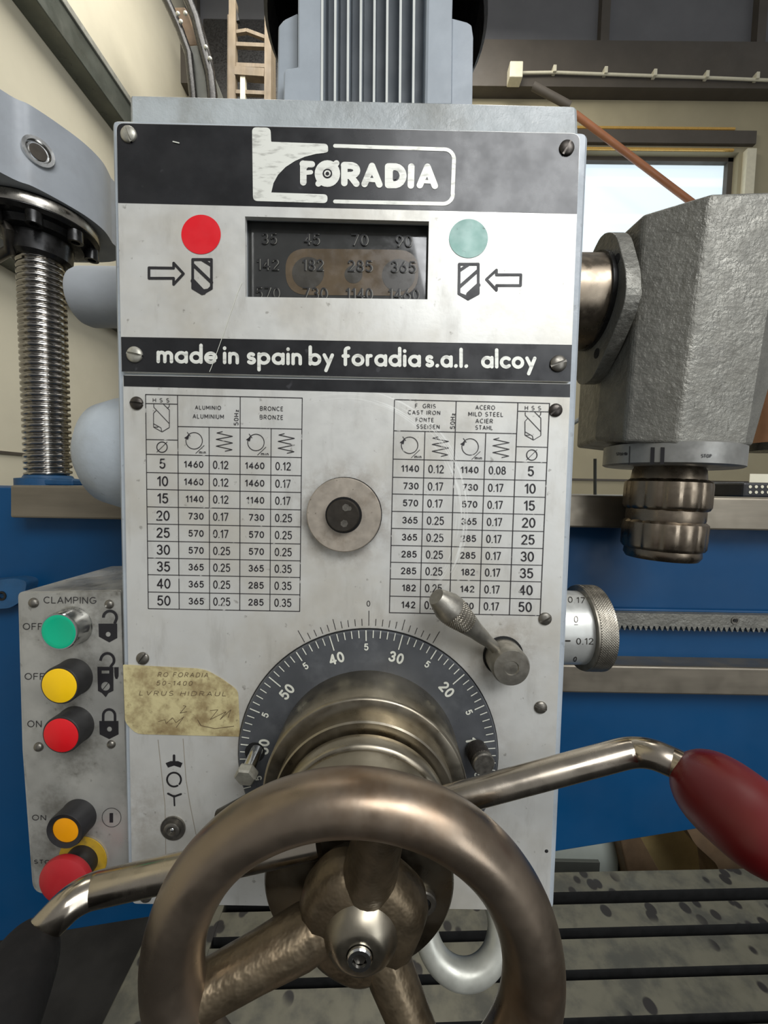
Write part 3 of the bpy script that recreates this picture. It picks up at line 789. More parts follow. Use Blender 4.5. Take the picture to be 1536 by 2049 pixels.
# ================================================================== DRILL HEAD
head = thing('drill_gearbox', U(700, 1000, .08), 'light grey drill head gearbox with two aluminium front plates', 'machine head')
HY = .004
WIN = [(490, 433), (858, 443), (855, 599), (491, 594)]
hous = rpoly([(222, 237), (1178, 262), (1108, 1824), (254, 1796)], [12, 16, 10, 8])
finish('gearbox_housing', MB().prism(P(hous, HY), (0, .112, 0), holes=[P(WIN, HY)], cham=.0022), M['grey_paint'], head)
capo = rpoly([(256, 184), (1157, 206), (1160, 300), (258, 290)], [8, 12, 2, 2])
finish('top_cap', MB().prism(P(capo, .012), (0, .10, 0), cham=.003), M['cap_paint'], head)
# left bosses (short cylinders along x)
c = U(180, 598, .10)
r1 = 60*S(.06)
finish('side_boss', MB().lathe([(r1, 0), (r1, .085), (r1*.93, .090), (0, .091)], (-.20, c.y, U(180, 596, .10).z), (-1, 0, 0), 40), M['slab_paint'], head)
r2 = .0485
xl = U(160, 900, .05)
finish('side_boss', MB().lathe([(r2, 0), (r2, .045), (r2*.9, .062), (r2*.62, .074), (0, .078)], (-.185, .069, U(180, 908, .069).z), (-1, 0, 0), 48), M['grey_paint'], head)

# ---- upper name plate
tp = [(233, 246), (1160, 267), (1141, 764), (243, 744)]
np_ = finish('name_plate', MB().prism(P(rpoly(tp, [14, 16, 3, 5]), 0), (0, HY-.0002, 0), holes=[P(WIN, 0)]), M['plate_top'], head)
def lerp(a, b, t): return (a[0]+(b[0]-a[0])*t, a[1]+(b[1]-a[1])*t)
k = Ink(-.0001)
k.fill(rpoly([(233.5, 246.5), (1159.5, 267.5), (1154, 428), (236, 406)], [14, 16, 0, 0]))
k.fill([(242, 674), (1144, 690), (1141, 763.5), (243.5, 743.5)])
k.make('black_print', M['black_ink'], np_)
# T-shaped mark, frame and name
f3 = lambda x, y: (500 + x/3.657, 250 + y/3.657)
k = Ink(-.0003)
shp = [(15, 16, 34), (150, 20, 34), (155, 123, 6), (570, 138, 34), (572, 198, 30), (540, 205, 0), (480, 212, 0), (400, 233, 0), (330, 263, 0), (260, 308, 0), (205, 365, 0), (172, 425, 0), (156, 494, 0), (568, 508, 30), (566, 572, 34), (22, 556, 34)]
shape = [f3(*p_) for p_ in rpoly([q_[:2] for q_ in shp], [q_[2] for q_ in shp])]
k.fill(shape)
k.line([f3(622, 153), f3(1420, 178)] + [f3(*p_) for p_ in arc(1420, 250, 72, 72, -90, 0, 8)] + [f3(1482, 505)] + [f3(*p_) for p_ in arc(1412, 505, 72, 72, 0, 90, 8)] + [f3(622, 560)], 7.6)
# name letters, fat rounded strokes with slit counters
sw = 13
def st(pts, w=sw): k.line([f3(*p_) for p_ in pts], w)
st([(390, 420), (390, 285), (452, 288)]); st([(400, 350), (445, 346)], 9)
st([(388, 285), (400, 300)], 14)
k2 = [f3(*p_) for p_ in arc(566, 356, 93, 98, 0, 360, 28)]
k.fill(k2[:-1]); st([(632, 280), (500, 430)], 12)
st([(690, 295), (690, 425)]); st([(690, 295), (745, 297)] + arc(745, 333, 36, 34, -80, 80, 6) + [(700, 372)], 14); st([(735, 375), (778, 430)], 13)
st([(838, 432), (892, 300), (946, 436)]); st([(865, 395), (920, 398)], 12); st([(885, 330), (885, 350)], 14)
st([(1012, 305), (1012, 438)], 14); st([(1012, 305), (1055, 306)] + arc(1060, 372, 60, 66, -85, 85, 8) + [(1012, 438)], 14); st([(1030, 310), (1030, 430)], 10)
st([(1180, 305), (1176, 443)])
st([(1242, 441), (1298, 306), (1352, 446)]); st([(1268, 405), (1325, 408)], 12); st([(1292, 340), (1292, 360)], 14)
k.make('name_lettering', M['logo'], np_)
k = Ink(-.0005)
k.disc(*f3(566, 355), 9.6); k.fill([f3(880, 385), f3(892, 366), f3(903, 386)]); k.fill([f3(1284, 398), f3(1295, 378), f3(1304, 399)])
k.fill([f3(735, 322), f3(750, 325), f3(748, 338), f3(735, 342)]); k.fill([f3(*p_) for p_ in [(1045, 338), (1070, 345), (1082, 370), (1070, 396), (1045, 402)]])
k.line([f3(575+140, 205-20), f3(716, 186)], .6)
k.make('letter_counters', M['black_ink'], np_)
k = Ink(-.0007); k.disc(*f3(566, 355), 6.6)
k.make('target_ring', M['logo'], np_)
k = Ink(-.0009); k.disc(*f3(566, 355), 3.6)
k.make('target_centre', M['black_ink'], np_)
Ink(-.0003).disc(402, 469, 39.5, 48).make('red_spot', M['red_print'], np_)
Ink(-.0003).disc(937, 477, 39, 48).make('green_spot', M['green_print'], np_)
# arrows and drill symbols
k = Ink(-.0003)
g5 = lambda x, y: (220 + x/3.2, 240 + y/3.2)
g6 = lambda x, y: (680 + x/3.072, 240 + y/3.072)
def outline(fn, pts, w): k.line([fn(*p_) for p_ in pts], w, closed=True, cap=True)
outline(g5, [(249, 946), (407, 948), (407, 916), (470, 984), (407, 1052), (407, 1013), (249, 1013)], 5.2)
k.make('arrow_symbol', M['ink'], np_); k = Ink(-.0003)
outline(g6, [(1112, 951), (962, 951), (962, 922), (900, 979), (962, 1046), (962, 1017), (1110, 1017)], 5.2)
k.make('arrow_symbol', M['ink'], np_); k = Ink(-.0003)
outline(g5, [(529, 893), (649, 893), (649, 1078), (589, 1112), (529, 1076)], 5.4)
k.line([g5(*p_) for p_ in [(592, 896), (648, 930)]], 6); k.line([g5(*p_) for p_ in [(530, 925), (650, 1040)]], 6.5); k.line([g5(*p_) for p_ in [(530, 1030), (600, 1104)]], 9)
k.fill([g5(*p_) for p_ in [(529, 1045), (590, 1085), (625, 1080), (650, 1055), (650, 1080), (589, 1116), (529, 1080)]])
k.make('drill_symbol', M['ink'], np_); k = Ink(-.0003)
outline(g6, [(733, 886), (850, 886), (850, 1066), (788, 1100), (731, 1066)], 5.4)
k.line([g6(*p_) for p_ in [(790, 888), (735, 925)]], 6); k.line([g6(*p_) for p_ in [(848, 925), (735, 1025)]], 6.5); k.line([g6(*p_) for p_ in [(850, 1015), (790, 1070)]], 9)
k.fill([g6(*p_) for p_ in [(850, 1030), (800, 1050), (780, 1078), (732, 1060), (732, 1070), (788, 1104), (850, 1070)]])
k.make('drill_symbol', M['ink'], np_)
# maker's line
k = Ink(-.0003)
base = lambda x: 723.2 + (x-313)*.0158
for w_, a_, b_ in (('made', 313, 435), ('in', 445, 478), ('spain', 493, 604), ('by', 617, 668), ('foradia', 683, 842), ('s.a.l.', 850, 937), ('alcoy', 962, 1073)):
    k.text(w_, a_, base(a_), 33.5, 7.0, x1=b_, sp=.055, d=(1, .0158))
k.make('maker_lettering', M['logo'], np_)
# scratch
k = Ink(-.0006)
k.line([(484, 565), (475, 585), (466, 612), (459, 632), (447, 668), (432, 710), (424, 732), (419, 744)], 1.1)
k.make('scratch', M['white_mark'], np_)
Ink(-.0006).line([(346, 283), (358, 286)], 2.2).make('paint_chip', M['white_mark'], np_)
screw(258, 270, 15, -20, np_, 'screw_light'); screw(1133, 297, 14, 30, np_, 'screw_dark')
screw(270, 710, 15.5, 100, np_, 'screw_light'); screw(1116, 728, 16, 70, np_, 'screw')
# ---- speed window
sp_ = finish('speed_window', MB().prism(P([(480, 425), (868, 433), (865, 606), (480, 602)], .0088), (0, .003, 0)), M['acrylic'], head)
k = Ink(.0086); cap_ = rpoly([(570, 497), (838, 500), (836, 592), (572, 590)], 44, 8)
k.fill(cap_); k.make('selector_slot', M['acrylic_brown'], sp_)
k = Ink(.0085); k.disc(616, 546, 32, 36); k.disc(707, 549, 18, 28); k.disc(797, 551, 33, 36)
k.make('slot_disc', M['acrylic_ring'], sp_)
rowsw = [('35', 522, 552, 486.5), ('45', 607, 638, 487.5), ('70', 702, 735, 489), ('90', 791, 823, 491.5),
         ('142', 512, 556, 538), ('182', 604, 646, 539.5), ('285', 695, 744, 541.5), ('365', 781, 831, 543.5),
         ('570', 510, 558, 595), ('730', 605, 654, 596), ('1140', 691, 744, 597), ('1460', 776, 837, 598)]
k = Ink(.0078); g = Ink(.0082)
for s_, a_, b_, y_ in rowsw:
    k.text(s_, a_, y_, 20.5, 2.6, x1=b_, sp=.2)
    g.text(s_, a_+2.2, y_+1.2, 20.5, 1.6, x1=b_+2.2, sp=.2)  # paler offset strokes paint a glass reflection beside each number
k.make('speed_numbers', M['ink_window'], sp_); g.make('number_glints', M['glint'], sp_)

# ---- chart plate
bp = [(246, 750), (1141, 768), (1098, 1822), (265, 1808)]
cp = finish('chart_plate', MB().prism(P(rpoly(bp, [6, 4, 6, 8]), 0), (0, HY-.0002, 0)), M['plate'], head)
Ink(-.0001).fill([(247, 751), (1140.5, 768.5), (1140, 795), (247.5, 773)]).make('black_print', M['black_ink'], cp)
class Grid:
    def __init__(s, tl, tr, br, bl): s.c = (tl, tr, br, bl)
    def __call__(s, u, v):
        tl, tr, br, bl = s.c
        return (tl[0]*(1-u)*(1-v)+tr[0]*u*(1-v)+br[0]*u*v+bl[0]*(1-u)*v, tl[1]*(1-u)*(1-v)+tr[1]*u*(1-v)+br[1]*u*v+bl[1]*(1-u)*v)
GL = Grid((291, 789.2), (604.6, 796.3), (599.5, 1223.4), (296.5, 1217.9))
GR = Grid((789.2, 799.4), (1099.5, 807), (1080.5, 1231.8), (779, 1226))
V = [.279, .364, .4425, .524, .604, .684, .763, .841, .922, 1.0]
k = Ink(-.0003); W1 = 1.4
def gl(g_, u0, v0, u1, v1, w=W1): k.line([g_(u0, v0), g_(u1, v1)], w)
for g_, us, hss in ((GL, (0, .204, .405, .604, .803, 1), 0), (GR, (0, .202, .398, .596, .796, 1), 1)):
    gl(g_, 0, 0, 1, 0, 1.5); gl(g_, 0, 1, 1, 1, 1.5); gl(g_, 0, 0, 0, 1, 1.5); gl(g_, 1, 0, 1, 1, 1.5)
    for v in V[:-1]: gl(g_, 0, v, 1, v)
    if hss == 0:
        gl(g_, us[1], 0, us[1], 1, 1.5); gl(g_, us[3], 0, us[3], 1, 1.5); gl(g_, us[2], .146, us[2], 1); gl(g_, us[4], .146, us[4], 1)
        gl(g_, us[1], .146, 1, .146); gl(g_, 0, .042, us[1], .042); gl(g_, 0, .21, us[1], .21)
    else:
        gl(g_, us[4], 0, us[4], 1, 1.5); gl(g_, us[2], 0, us[2], 1, 1.5); gl(g_, us[1], .146, us[1], 1); gl(g_, us[3], .146, us[3], 1)
        gl(g_, 0, .146, us[4], .146); gl(g_, us[4], .040, 1, .040); gl(g_, us[4], .207, 1, .207)
k.make('table_grid', M['worn_ink'], cp)
k = Ink(-.0003)
dia = ['5', '10', '15', '20', '25', '30', '35', '40', '50']
LT = [('1460', '0.12', '1460', '0.12'), ('1460', '0.12', '1460', '0.17'), ('1140', '0.12', '1140', '0.17'), ('730', '0.17', '730', '0.25'), ('570', '0.17', '570', '0.25'),
      ('570', '0.25', '570', '0.25'), ('365', '0.25', '365', '0.35'), ('365', '0.25', '285', '0.35'), ('365', '0.25', '285', '0.35')]
RT = [('1140', '0.12', '1140', '0.08'), ('730', '0.17', '730', '0.17'), ('570', '0.17', '570', '0.17'), ('365', '0.25', '365', '0.17'), ('365', '0.25', '285', '0.17'),
      ('285', '0.25', '285', '0.17'), ('285', '0.25', '182', '0.17'), ('182', '0.25', '142', '0.17'), ('142', '0.25', '90', '0.17')]
def cell(g_, u, v0, v1, h, txt, sw, al, sp=.17, wx=1.0, dv=0.0):
    x, y = g_(u, (v0+v1)/2 + dv); k.text(txt, x, y + h/2, h, sw, al=al, sp=sp, wx=wx)
for i in range(9):
    v0, v1 = V[i], V[i+1]
    for g_, tab_, cu, c1, c2, c3, c4 in ((GL, LT, .103, .364, .432, .758, .835), (GR, RT, .898, .167, .234, .554, .627)):
        cell(g_, cu, v0, v1, 17.6, dia[i], 2.7, 'c', .10)
        a1, a2, a3, a4 = tab_[i]
        cell(g_, c1, v0, v1, 11.4, a1, 2.1, 'r', .14, 1.08); cell(g_, c2, v0, v1, 14.6, a2, 2.0, 'l', .14, .86)
        cell(g_, c3, v0, v1, 11.4, a3, 2.1, 'r', .14, 1.08); cell(g_, c4, v0, v1, 14.6, a4, 2.0, 'l', .14, .86)
fl = lambda x, y: (230 + x/3.938, 760 + y/3.938)
fr = lambda x, y: (760 + x/3.938, 760 + y/3.938)
def htx(fn, txt, x0, x1, ytop, ybot, sw=1.15, sp=.22):
    (X0, Yb), (X1, _) = fn(x0, ybot), fn(x1, ybot); (_, Yt) = fn(x0, ytop)
    k.text(txt, X0, Yb-.6, Yb-Yt-1.2, sw, x1=X1, sp=sp)
for a in (('ALUMINIO', 630, 835, 200, 233), ('ALUMINIUM', 612, 857, 268, 304), ('BRONCE', 1142, 1325, 207, 243), ('BRONZE', 1140, 1325, 275, 311), ('min.', 662, 726, 550, 583), ('min.', 1150, 1222, 563, 596)): htx(fl, *a)
for a in (('F. GRIS', 277, 440, 187, 222), ('CAST IRON', 220, 475, 238, 272), ('FONTE', 282, 425, 297, 331), ('SSEISEN', 288, 470, 350, 384), ('ACERO', 753, 907, 198, 234),
          ('MILD STEEL', 697, 972, 250, 286), ('ACIER', 753, 890, 305, 341), ('STAHL', 752, 890, 357, 393), ('min.', 272, 338, 584, 618), ('min.', 748, 815, 594, 628)): htx(fr, *a)
htx(fl, 'HSS', 297, 427, 142, 176, 1.1, .75); htx(fr, 'HSS', 1142, 1270, 203, 238, 1.1, .75)
for fn, x, y in ((fl, 970, 357), (fr, 588, 385)):
    X, Y = fn(x, y); k.text('50Hz', X, Y, 8.2, 1.3, d=(.02, -1), up=(-1, 0), sp=.22, wx=1.15)
def sym(fn, cx, cy):
    k.line([fn(*p_) for p_ in arc(cx, cy, 65, 65, 0, 360, 30)], 1.4)
    k.fill([fn(cx-78, cy-22), fn(cx-38, cy-50), fn(cx-48, cy-8)]); k.line([fn(cx-55, cy-68), fn(cx-30, cy-35)], 1.2)
    k.line([fn(cx+12, cy+100), fn(cx+80, cy+36)], 1.1)
sym(fl, 623, 480); sym(fl, 1110, 493); sym(fr, 234, 515); sym(fr, 711, 528)
spr = [(845, 408), (803, 418), (925, 445), (797, 468), (925, 497), (797, 522), (922, 550), (868, 562)]
for fn, dx, dy in ((fl, 0, 0), (fl, 488, 16), (fr, -385, 40), (fr, 93, 50)): k.line([fn(x+dx, y+dy) for x, y in spr], 1.5)
for fn, cx, cy in ((fl, 370, 530), (fr, 1197, 592)):
    k.line([fn(*p_) for p_ in arc(cx, cy, 41, 41, 0, 360, 24)], 1.7); k.line([fn(cx-42, cy+40), fn(cx+42, cy-42)], 1.0)
for fn, dx, dy in ((fl, 0, 0), (fr, 840, 64)):
    for pl in ([(305, 190), (305, 215), (428, 345)], [(380, 190), (412, 222), (428, 237), (428, 375), (370, 410), (303, 372), (303, 262), (325, 240)],
               [(303, 345), (362, 378), (368, 408)], [(306, 372), (340, 372)], [(428, 190), (426, 212), (414, 222)]):
        k.line([fn(x+dx, y+dy) for x, y in pl], 1.25)
k.make('chart_lettering', M['worn_ink'], cp)
# marks round the dial
DC = (736.0, 1511.0)
k = Ink(-.0003)
def pol(a, r, c=DC): a = math.radians(a); return (c[0] + r*math.sin(a), c[1] - r*math.cos(a))
for i in range(-10, 11):
    ln = 29 if i == 0 else (26 if abs(i) == 10 else (21 if abs(i) == 5 else 13))
    k.line([pol(.4+i*2.97, 259), pol(.4+i*2.97, 260+ln)], 1.2)
k.text('0', 737, 1213, 10.5, 1.3, al='c')
k.make('dial_marks', M['ink'], cp); k = Ink(-.0003)
# knob position symbols at the lower left
k.line([(348, 1512), (348, 1526)], 5); k.fill([(331, 1527), (341, 1523), (356, 1523), (365, 1527), (361, 1536), (348, 1532), (336, 1536)])
k.line(arc(348, 1560, 14, 14, 60, 400, 20), 3.6)
k.line([(336, 1588), (348, 1594), (362, 1589)], 4); k.line([(348, 1592), (349, 1612)], 3.0)
k.make('turn_symbol', M['ink'], cp)
k = Ink(-.00015)
k.line([(316, 1480), (330, 1612), (333, 1800)], 1.3); k.line([(366, 1478), (372, 1560), (380, 1610), (392, 1670)], 1.3)
M['pale_line'] = mat('pale_line', srgb(140, 132, 118), .5)
k.make('knob_outline', M['pale_line'], cp)
for (x, y, r, a, kd) in ((274, 807, 13, 95, 'screw_dark'), (1111, 821, 13, 50, 'screw_dark'), (1090, 1238, 13, 60, 'screw'), (1081, 1415, 13, 110, 'screw'), (286, 1317, 13, 35, 'screw'), (292, 1793, 13, 20, 'screw')):
    screw(x, y, r, a, cp, kd)
# detent stud at lower left of the plate
sc3 = U(347, 1656, 0)
stud = finish('detent_stud', MB().lathe([(.0094, 0), (.0094, .0012), (.0086, .0012), (.0084, .0006), (.0064, .0006)], sc3, (0, -1, 0), 36, smooth=False), M['screw'], cp)
finish('stud_nut', MB().lathe([(.0060, 0), (.0060, .0030), (.0052, .0036), (.0034, .0036), (.0032, .0020)], sc3, (0, -1, 0), 24), M['screw'], stud)
finish('stud_centre', MB().dome(sc3 + Vector((0, -.0018, 0)), (0, -1, 0), .0021, .0014, 16), M['chrome'], stud)
finish('rivet', MB().dome(U(1093, 1703, 0), (0, -1, 0), .0014, .0006, 12), M['slot_dark'], cp)

# ---- push stub with washer in the middle of the chart plate
c = U(690, 1029, 0)
pk = thing('push_knob', c, 'worn round steel collar with dark centre stub in middle of chart plate', 'knob')
finish('rear_ring', MB().lathe([(.0268, .0001), (.0268, .0040)], c, (0, -1, 0), 48), M['black_iron'], pk)
finish('collar', MB().lathe([(.0255, .0030), (.0262, .0045), (.0262, .0080), (.0256, .0086), (.0140, .0086)], c, (0, -1, 0), 64), M['washer'], pk)
finish('groove', MB().lathe([(.0128, .0070), (.0128, .0090)], c, (0, -1, 0), 40), M['black_iron'], pk)
finish('stub', MB().lathe([(.0112, .0086), (.0112, .0140), (.0105, .0148), (.0, .0148)], c, (0, -1, 0), 40), M['dark_steel'], pk)
for dx, dz, r_ in ((.002, .0055, .0028), (.0045, .005, .0018), (.001, -.0055, .0028)):
    finish('dent', MB().lathe([(r_, .0147), (r_*.9, .0150), (r_*.4, .0149)], c + Vector((dx, 0, dz)), (0, -1, 0), 7, smooth=False), M['screw'], pk)

# ---- old paper label
lb = thing('paper_label', U(360, 1400, 0), 'yellowed handwritten paper label stuck on the plate above lever', 'label')
lo = rpoly([(246, 1330), (300, 1333), (395, 1338), (415, 1342), (446, 1360), (476, 1382), (480, 1474), (272, 1469), (250, 1445)], [2, 5, 5, 12, 2, 10, 2, 14, 8], 3)
finish('label_sheet', MB().prism(P(lo, -.0006), (0, .0004, 0)), M['paper'], lb)
k = Ink(-.0008)
M['pencil'] = mat('faded_pencil', srgb(98, 82, 60), .6, 0, .3, 200)
for tx, x0, x1, y in (('RO FORADIA', 315, 416, 1354), ('50-1400', 312, 384, 1371), ('LVRUS HIDRAUL', 278, 452, 1391)):
    k.text(tx, x0, y, 8.5, 1.1, x1=x1, sp=.3, d=(1, .01), up=(.25, -1))
k.line([(366, 1412), (372, 1413), (360, 1427), (374, 1424)], 1.2); k.line([(316, 1444), (330, 1440), (332, 1448), (345, 1436), (352, 1446), (368, 1434), (352, 1456)], 1.0)
k.line([(395, 1440), (402, 1452), (430, 1458), (468, 1453)], 1.2); k.line([(420, 1422), (436, 1420), (420, 1440), (452, 1424), (440, 1440), (462, 1420), (456, 1436)], 1.0)
k.make('handwriting', M['pencil'], lb)

# ================================================================== MOTOR
MY = .09
mo = thing('electric_motor', U(752, 190, .17), 'grey finned electric motor standing on top of drill head', 'motor')
def mp(pts, yf, yb, name, m, bev=.002, up=0):
    ps = P(pts, yf); return finish(name, MB().prism(ps, (0, yb-yf, 0)), m, mo, bevel=bev)
TOPY = -160
cz = U(750, 196, MY).z
mp([(553, 215), (556, 52), (564, 42), (596, 27), (596, 215)], MY+.012, MY+.10, 'side_lug', M['motor_paint'], .004)
mp([(566, 215), (567, 143), (572, 137), (595, 133), (596, TOPY), (645, TOPY), (643, 215)], MY, MY+.10, 'side_panel', M['motor_paint'], .003)
mp([(848, 215), (854, TOPY), (910, TOPY), (905, 34), (903, 215)], MY, MY+.10, 'side_panel', M['motor_paint'], .003)
mp([(900, 215), (902, 34), (932, 42), (944, 52), (947, 75), (945, 215)], MY+.008, MY+.10, 'side_lug', M['motor_paint'], .004)
mp([(640, 215), (642, TOPY), (856, TOPY), (852, 215)], MY+.030, MY+.12, 'stator_core', M['motor_paint'], 0)
for i, px in enumerate((644, 670, 695.5, 721, 748, 773.5, 800, 826.5)):
    t_ = px + 2.5
    f_ = mp([(px-2.5, 215), (t_-2.5+(px-750)*.01, TOPY), (t_+2.2+(px-750)*.01, TOPY), (px+2.0, 215)], MY-.001, MY+.04, 'cooling_fin', [M['motor_paint'], M['white_edge_paint']], 0)
    for p_ in f_.data.polygons:
        if abs(p_.normal.y) > .9 and (f_.matrix_world @ p_.center).y < MY+.02 - f_.location.y*0: p_.material_index = 1
fc = U(752, 110, MY+.11)
rr_ = 208*S(MY+.11)*.98
finish('fan_cowl', MB().lathe([(rr_*.93, .03), (rr_*.97, .0), (rr_, .004), (rr_*1.0, .25), (rr_*.97, .26)], (fc.x, MY+.115, U(752, 75, MY+.11).z), (0, 0, 1), 64, cap0=False), M['blackp'], mo)

# ================================================================== FEED HUB (dial, flange, levers)
C0 = U(*DC, 0)
hub = thing('feed_hub', C0, 'graduated dial and stepped steel hub carrying two bent steel levers', 'feed hub')
def HL(prof, seg=96, off=(0, 0), **k_): return MB().lathe(prof, C0 + Vector((off[0], 0, off[1])), (0, -1, 0), seg, **k_)
s0 = S(0)
dial = finish('dial_ring', HL([(.0965, .0002), (.0967, .0018), (.0958, .0028), (.060, .0032)]), M['dial_grey'], hub)
finish('dial_edge', HL([(.0974, .0001), (.0974, .0009)]), M['slot_dark'], hub)
k = Ink(-.00335, proj=lambda x, y: U(x, y, 0) + Vector((0, -.00335, 0)))
for u in range(-33, 76):
    a = -.8 + (35-u)*3.32
    ln = 30 if u % 10 == 0 else (21 if u % 5 == 0 else 15)
    k.line([pol(a, 253), pol(a, 253-ln)], 1.9 if u % 5 else 2.3, cap=False)
    if u % 5 == 0 and u >= 0:
        a_ = math.radians(a); dd = (math.cos(a_), math.sin(a_)); uu = (math.sin(a_), -math.cos(a_))
        big = u % 10 == 0
        hh = 17.5 if big else 11.5
        c_ = pol(a, (207 if big else 220) - hh/2)
        tx = str(u) if big else '5'
        k.text(tx, c_[0], c_[1], hh, 4.2 if big else 2.6, al='c', d=dd, up=uu, sp=.12)
k.make('dial_numbers', M['white_mark'], dial)
finish('flange', HL([(.0668, .0030), (.0669, .0395), (.0662, .0410), (.0652, .0416), (.0575, .0416), (.0575, .0510), (.0566, .0520), (.0450, .0520)], 128), M['hub_steel'], hub)
finish('groove_ring', HL([(.0450, .050), (.0450, .0560)]), M['dark_steel'], hub)
finish('drum', HL([(.0505, .0543), (.0515, .0550), (.0515, .0636), (.0505, .0649), (.0488, .0655), (.0482, .0965), (.0470, .0982), (.0240, .0982)], 128), M['hub_steel'], hub)
finish('centre_boss', HL([(.0235, .0975), (.0235, .1035)]), M['dark_steel'], hub)
for px, py in ((601, 1678), (845, 1800)):
    c = U(px, py, -.0982)
    b_ = finish('cap_screw', MB().lathe([(.0068, .0), (.0068, .0022), (.0062, .0028), (.0040, .0028), (.0037, .0006)], c, (0, -1, 0), 28), M['screw'], hub)
    finish('hex_socket', MB().lathe([(.0037, .0004), (.0037, .0018)], c, (0, -1, 0), 6, smooth=False), M['slot_dark'], b_)
# levers
def lever(path, y, r, name):
    pts = []
    P2 = [Vector((a, b, 0)) for a, b in path]
    for i, p_ in enumerate(P2):
        if 0 < i < len(P2)-1:
            a, b = P2[i-1]-p_, P2[i+1]-p_; t = min(45, a.length*.45, b.length*.45)
            A, B = p_ + a.normalized()*t, p_ + b.normalized()*t
            for q_ in range(9):
                u = q_/8; pts.append(A*(1-u)**2 + p_*2*u*(1-u) + B*u*u)
        else: pts.append(p_)
    ys = y if callable(y) else (lambda s_: y)
    n_ = len(pts)
    return finish(name, MB().tube([U(p_.x, p_.y, ys(i/(n_-1))) for i, p_ in enumerate(pts)], r, 28), M['rod_steel'], hub)
def egg(c, axis, L, R, seg=48, n=24, ex=2.0):
    pr = []
    for i in range(n+1):
        t = -1 + 2*i/n; h = math.sin(t*pi/2)
        rr = R*max(0, 1-abs(h)**ex)**.5*(1 - .06*h)
        pr.append((max(rr, 1e-5), h*L))
    return MB().lathe(pr, c, axis, seg, cap0=False, cap1=False)
lv = lever([(840, 1617), (1100, 1547), (1283, 1498), (1374, 1538), (1430, 1584)], lambda t: -.085 - .022*max(0, (t-.45)/.55), 27.5*SP(1100, 1547, -.085), 'lever_arm')
ka, kb = U(1372, 1538, -.098), U(1560, 1690, -.145)
kc = U(1476, 1622, -.120)
finish('red_knob', egg(kc, (kb-ka), 138*SP(1462, 1612, -.12), 84*SP(1462, 1612, -.12), ex=2.9), M['red_knob'], lv)
lv = lever([(640, 1680), (361, 1742), (158, 1788), (58, 1890), (34, 1950)], lambda t: -.098 - .020*max(0, (t-.4)/.6), 31*SP(200, 1780, -.098), 'lever_arm')
ka, kb = U(62, 1885, -.108), U(-20, 2106, -.150)
finish('black_knob', egg(U(10, 2022, -.136), (kb-ka), 195*SP(0, 1990, -.136), 70*SP(0, 1990, -.136), ex=3.0), M['grip'], lv)
# clamp bolt (left) and knurled thumb screw (right) on the dial
a, b = U(514, 1500, -.006), U(496, 1542, -.022)
cbt = finish('clamp_bolt', MB().lathe([(.0045, 0), (.0045, (b-a).length)], a, b-a, 20), M['chrome'], hub)
finish('bolt_head', MB().lathe([(.0074, 0), (.0078, .0010), (.0078, .0050), (.0068, .0062), (.0, .0062)], b, b-a, 6, smooth=False), M['screw_light'], cbt)
finish('bolt_hole', MB().lathe([(.0075, 0), (.0075, .0003)], U(510, 1505, -.0032), (0, -1, 0), 24), M['slot_dark'], dial)
a, b = U(952, 1500, -.004), U(968, 1530, -.020)
def knurled(o, w, r, h, n=36, rows=14, depth=.0004, seg=None):
    mb = MB(); seg = seg or n*4; w = Vector(w).normalized()
    pr = [(r*.9, 0)] + [(r, .0006 + (h-.0012)*i/rows) for i in range(rows+1)] + [(r*.9, h)]
    pp = rows*.0  + (h/rows)
    pitch_ = 2*pi*r/n
    def md(rr, hh, a):
        if rr < r*.95: return rr
        s_ = abs(((a*n/(2*pi) + hh/pitch_) % 1)-.5)*2; s2 = abs(((a*n/(2*pi) - hh/pitch_) % 1)-.5)*2
        return rr - depth*(max(s_, s2))
    return mb.lathe(pr, o, w, seg, mod=md)
finish('thumb_screw', knurled(a, b-a, 23*s0, (b-a).length*.85, 30, 16), M['screw_dark'], hub)
finish('thumb_screw_face', MB().lathe([(22*s0, 0), (22*s0, .0025), (20*s0, .0034), (0, .0034)], a+(b-a)*.82, b-a, 32), M['screw'], hub)
finish('index_stub', MB().tube([U(500, 1608, -.03), U(440, 1640, -.032)], .0065, 20), M['dark_steel'], hub)

# ================================================================== HAND WHEEL
wh = thing('hand_wheel', C0 + Vector((0, -.12, 0)), 'brownish worn metal hand wheel with three spokes in the foreground', 'hand wheel')
Rm, rm, hm = .07445, .01225, .1350
pr = []
for i in range(36):
    a = 2*pi*i/36; x_, h_ = math.cos(a)*rm, math.sin(a)*rm*1.05
    if x_ < 0 and h_ > 0: x_ *= 1.0 - .10*math.sin(2*a + pi); 
    pr.append((Rm + x_, hm + h_))
finish('rim', HL(pr + [pr[0]], 160, cap0=False, cap1=False), M['bronze'], wh, sharp=60)
rp = []
for a in range(0, 361, 15): rp.append((Rm + .0035 + .0008*math.cos(math.radians(a)), hm + .0122 + .0005*math.sin(math.radians(a))))
HX = .0026
hc_ = C0 + Vector((HX, 0, 0))
wob = lambda r, h, a: r*(1 + .05*math.sin(3*a+.6) + .02*math.sin(7*a)) if r > .012 else r
finish('hub', HL([(.026, .1040), (.029, .1060), (.0295, .1130), (.0270, .1190), (.0220, .1225), (.0, .1228)], 72, off=(HX, 0), mod=wob), M['wheel_hub'], wh)
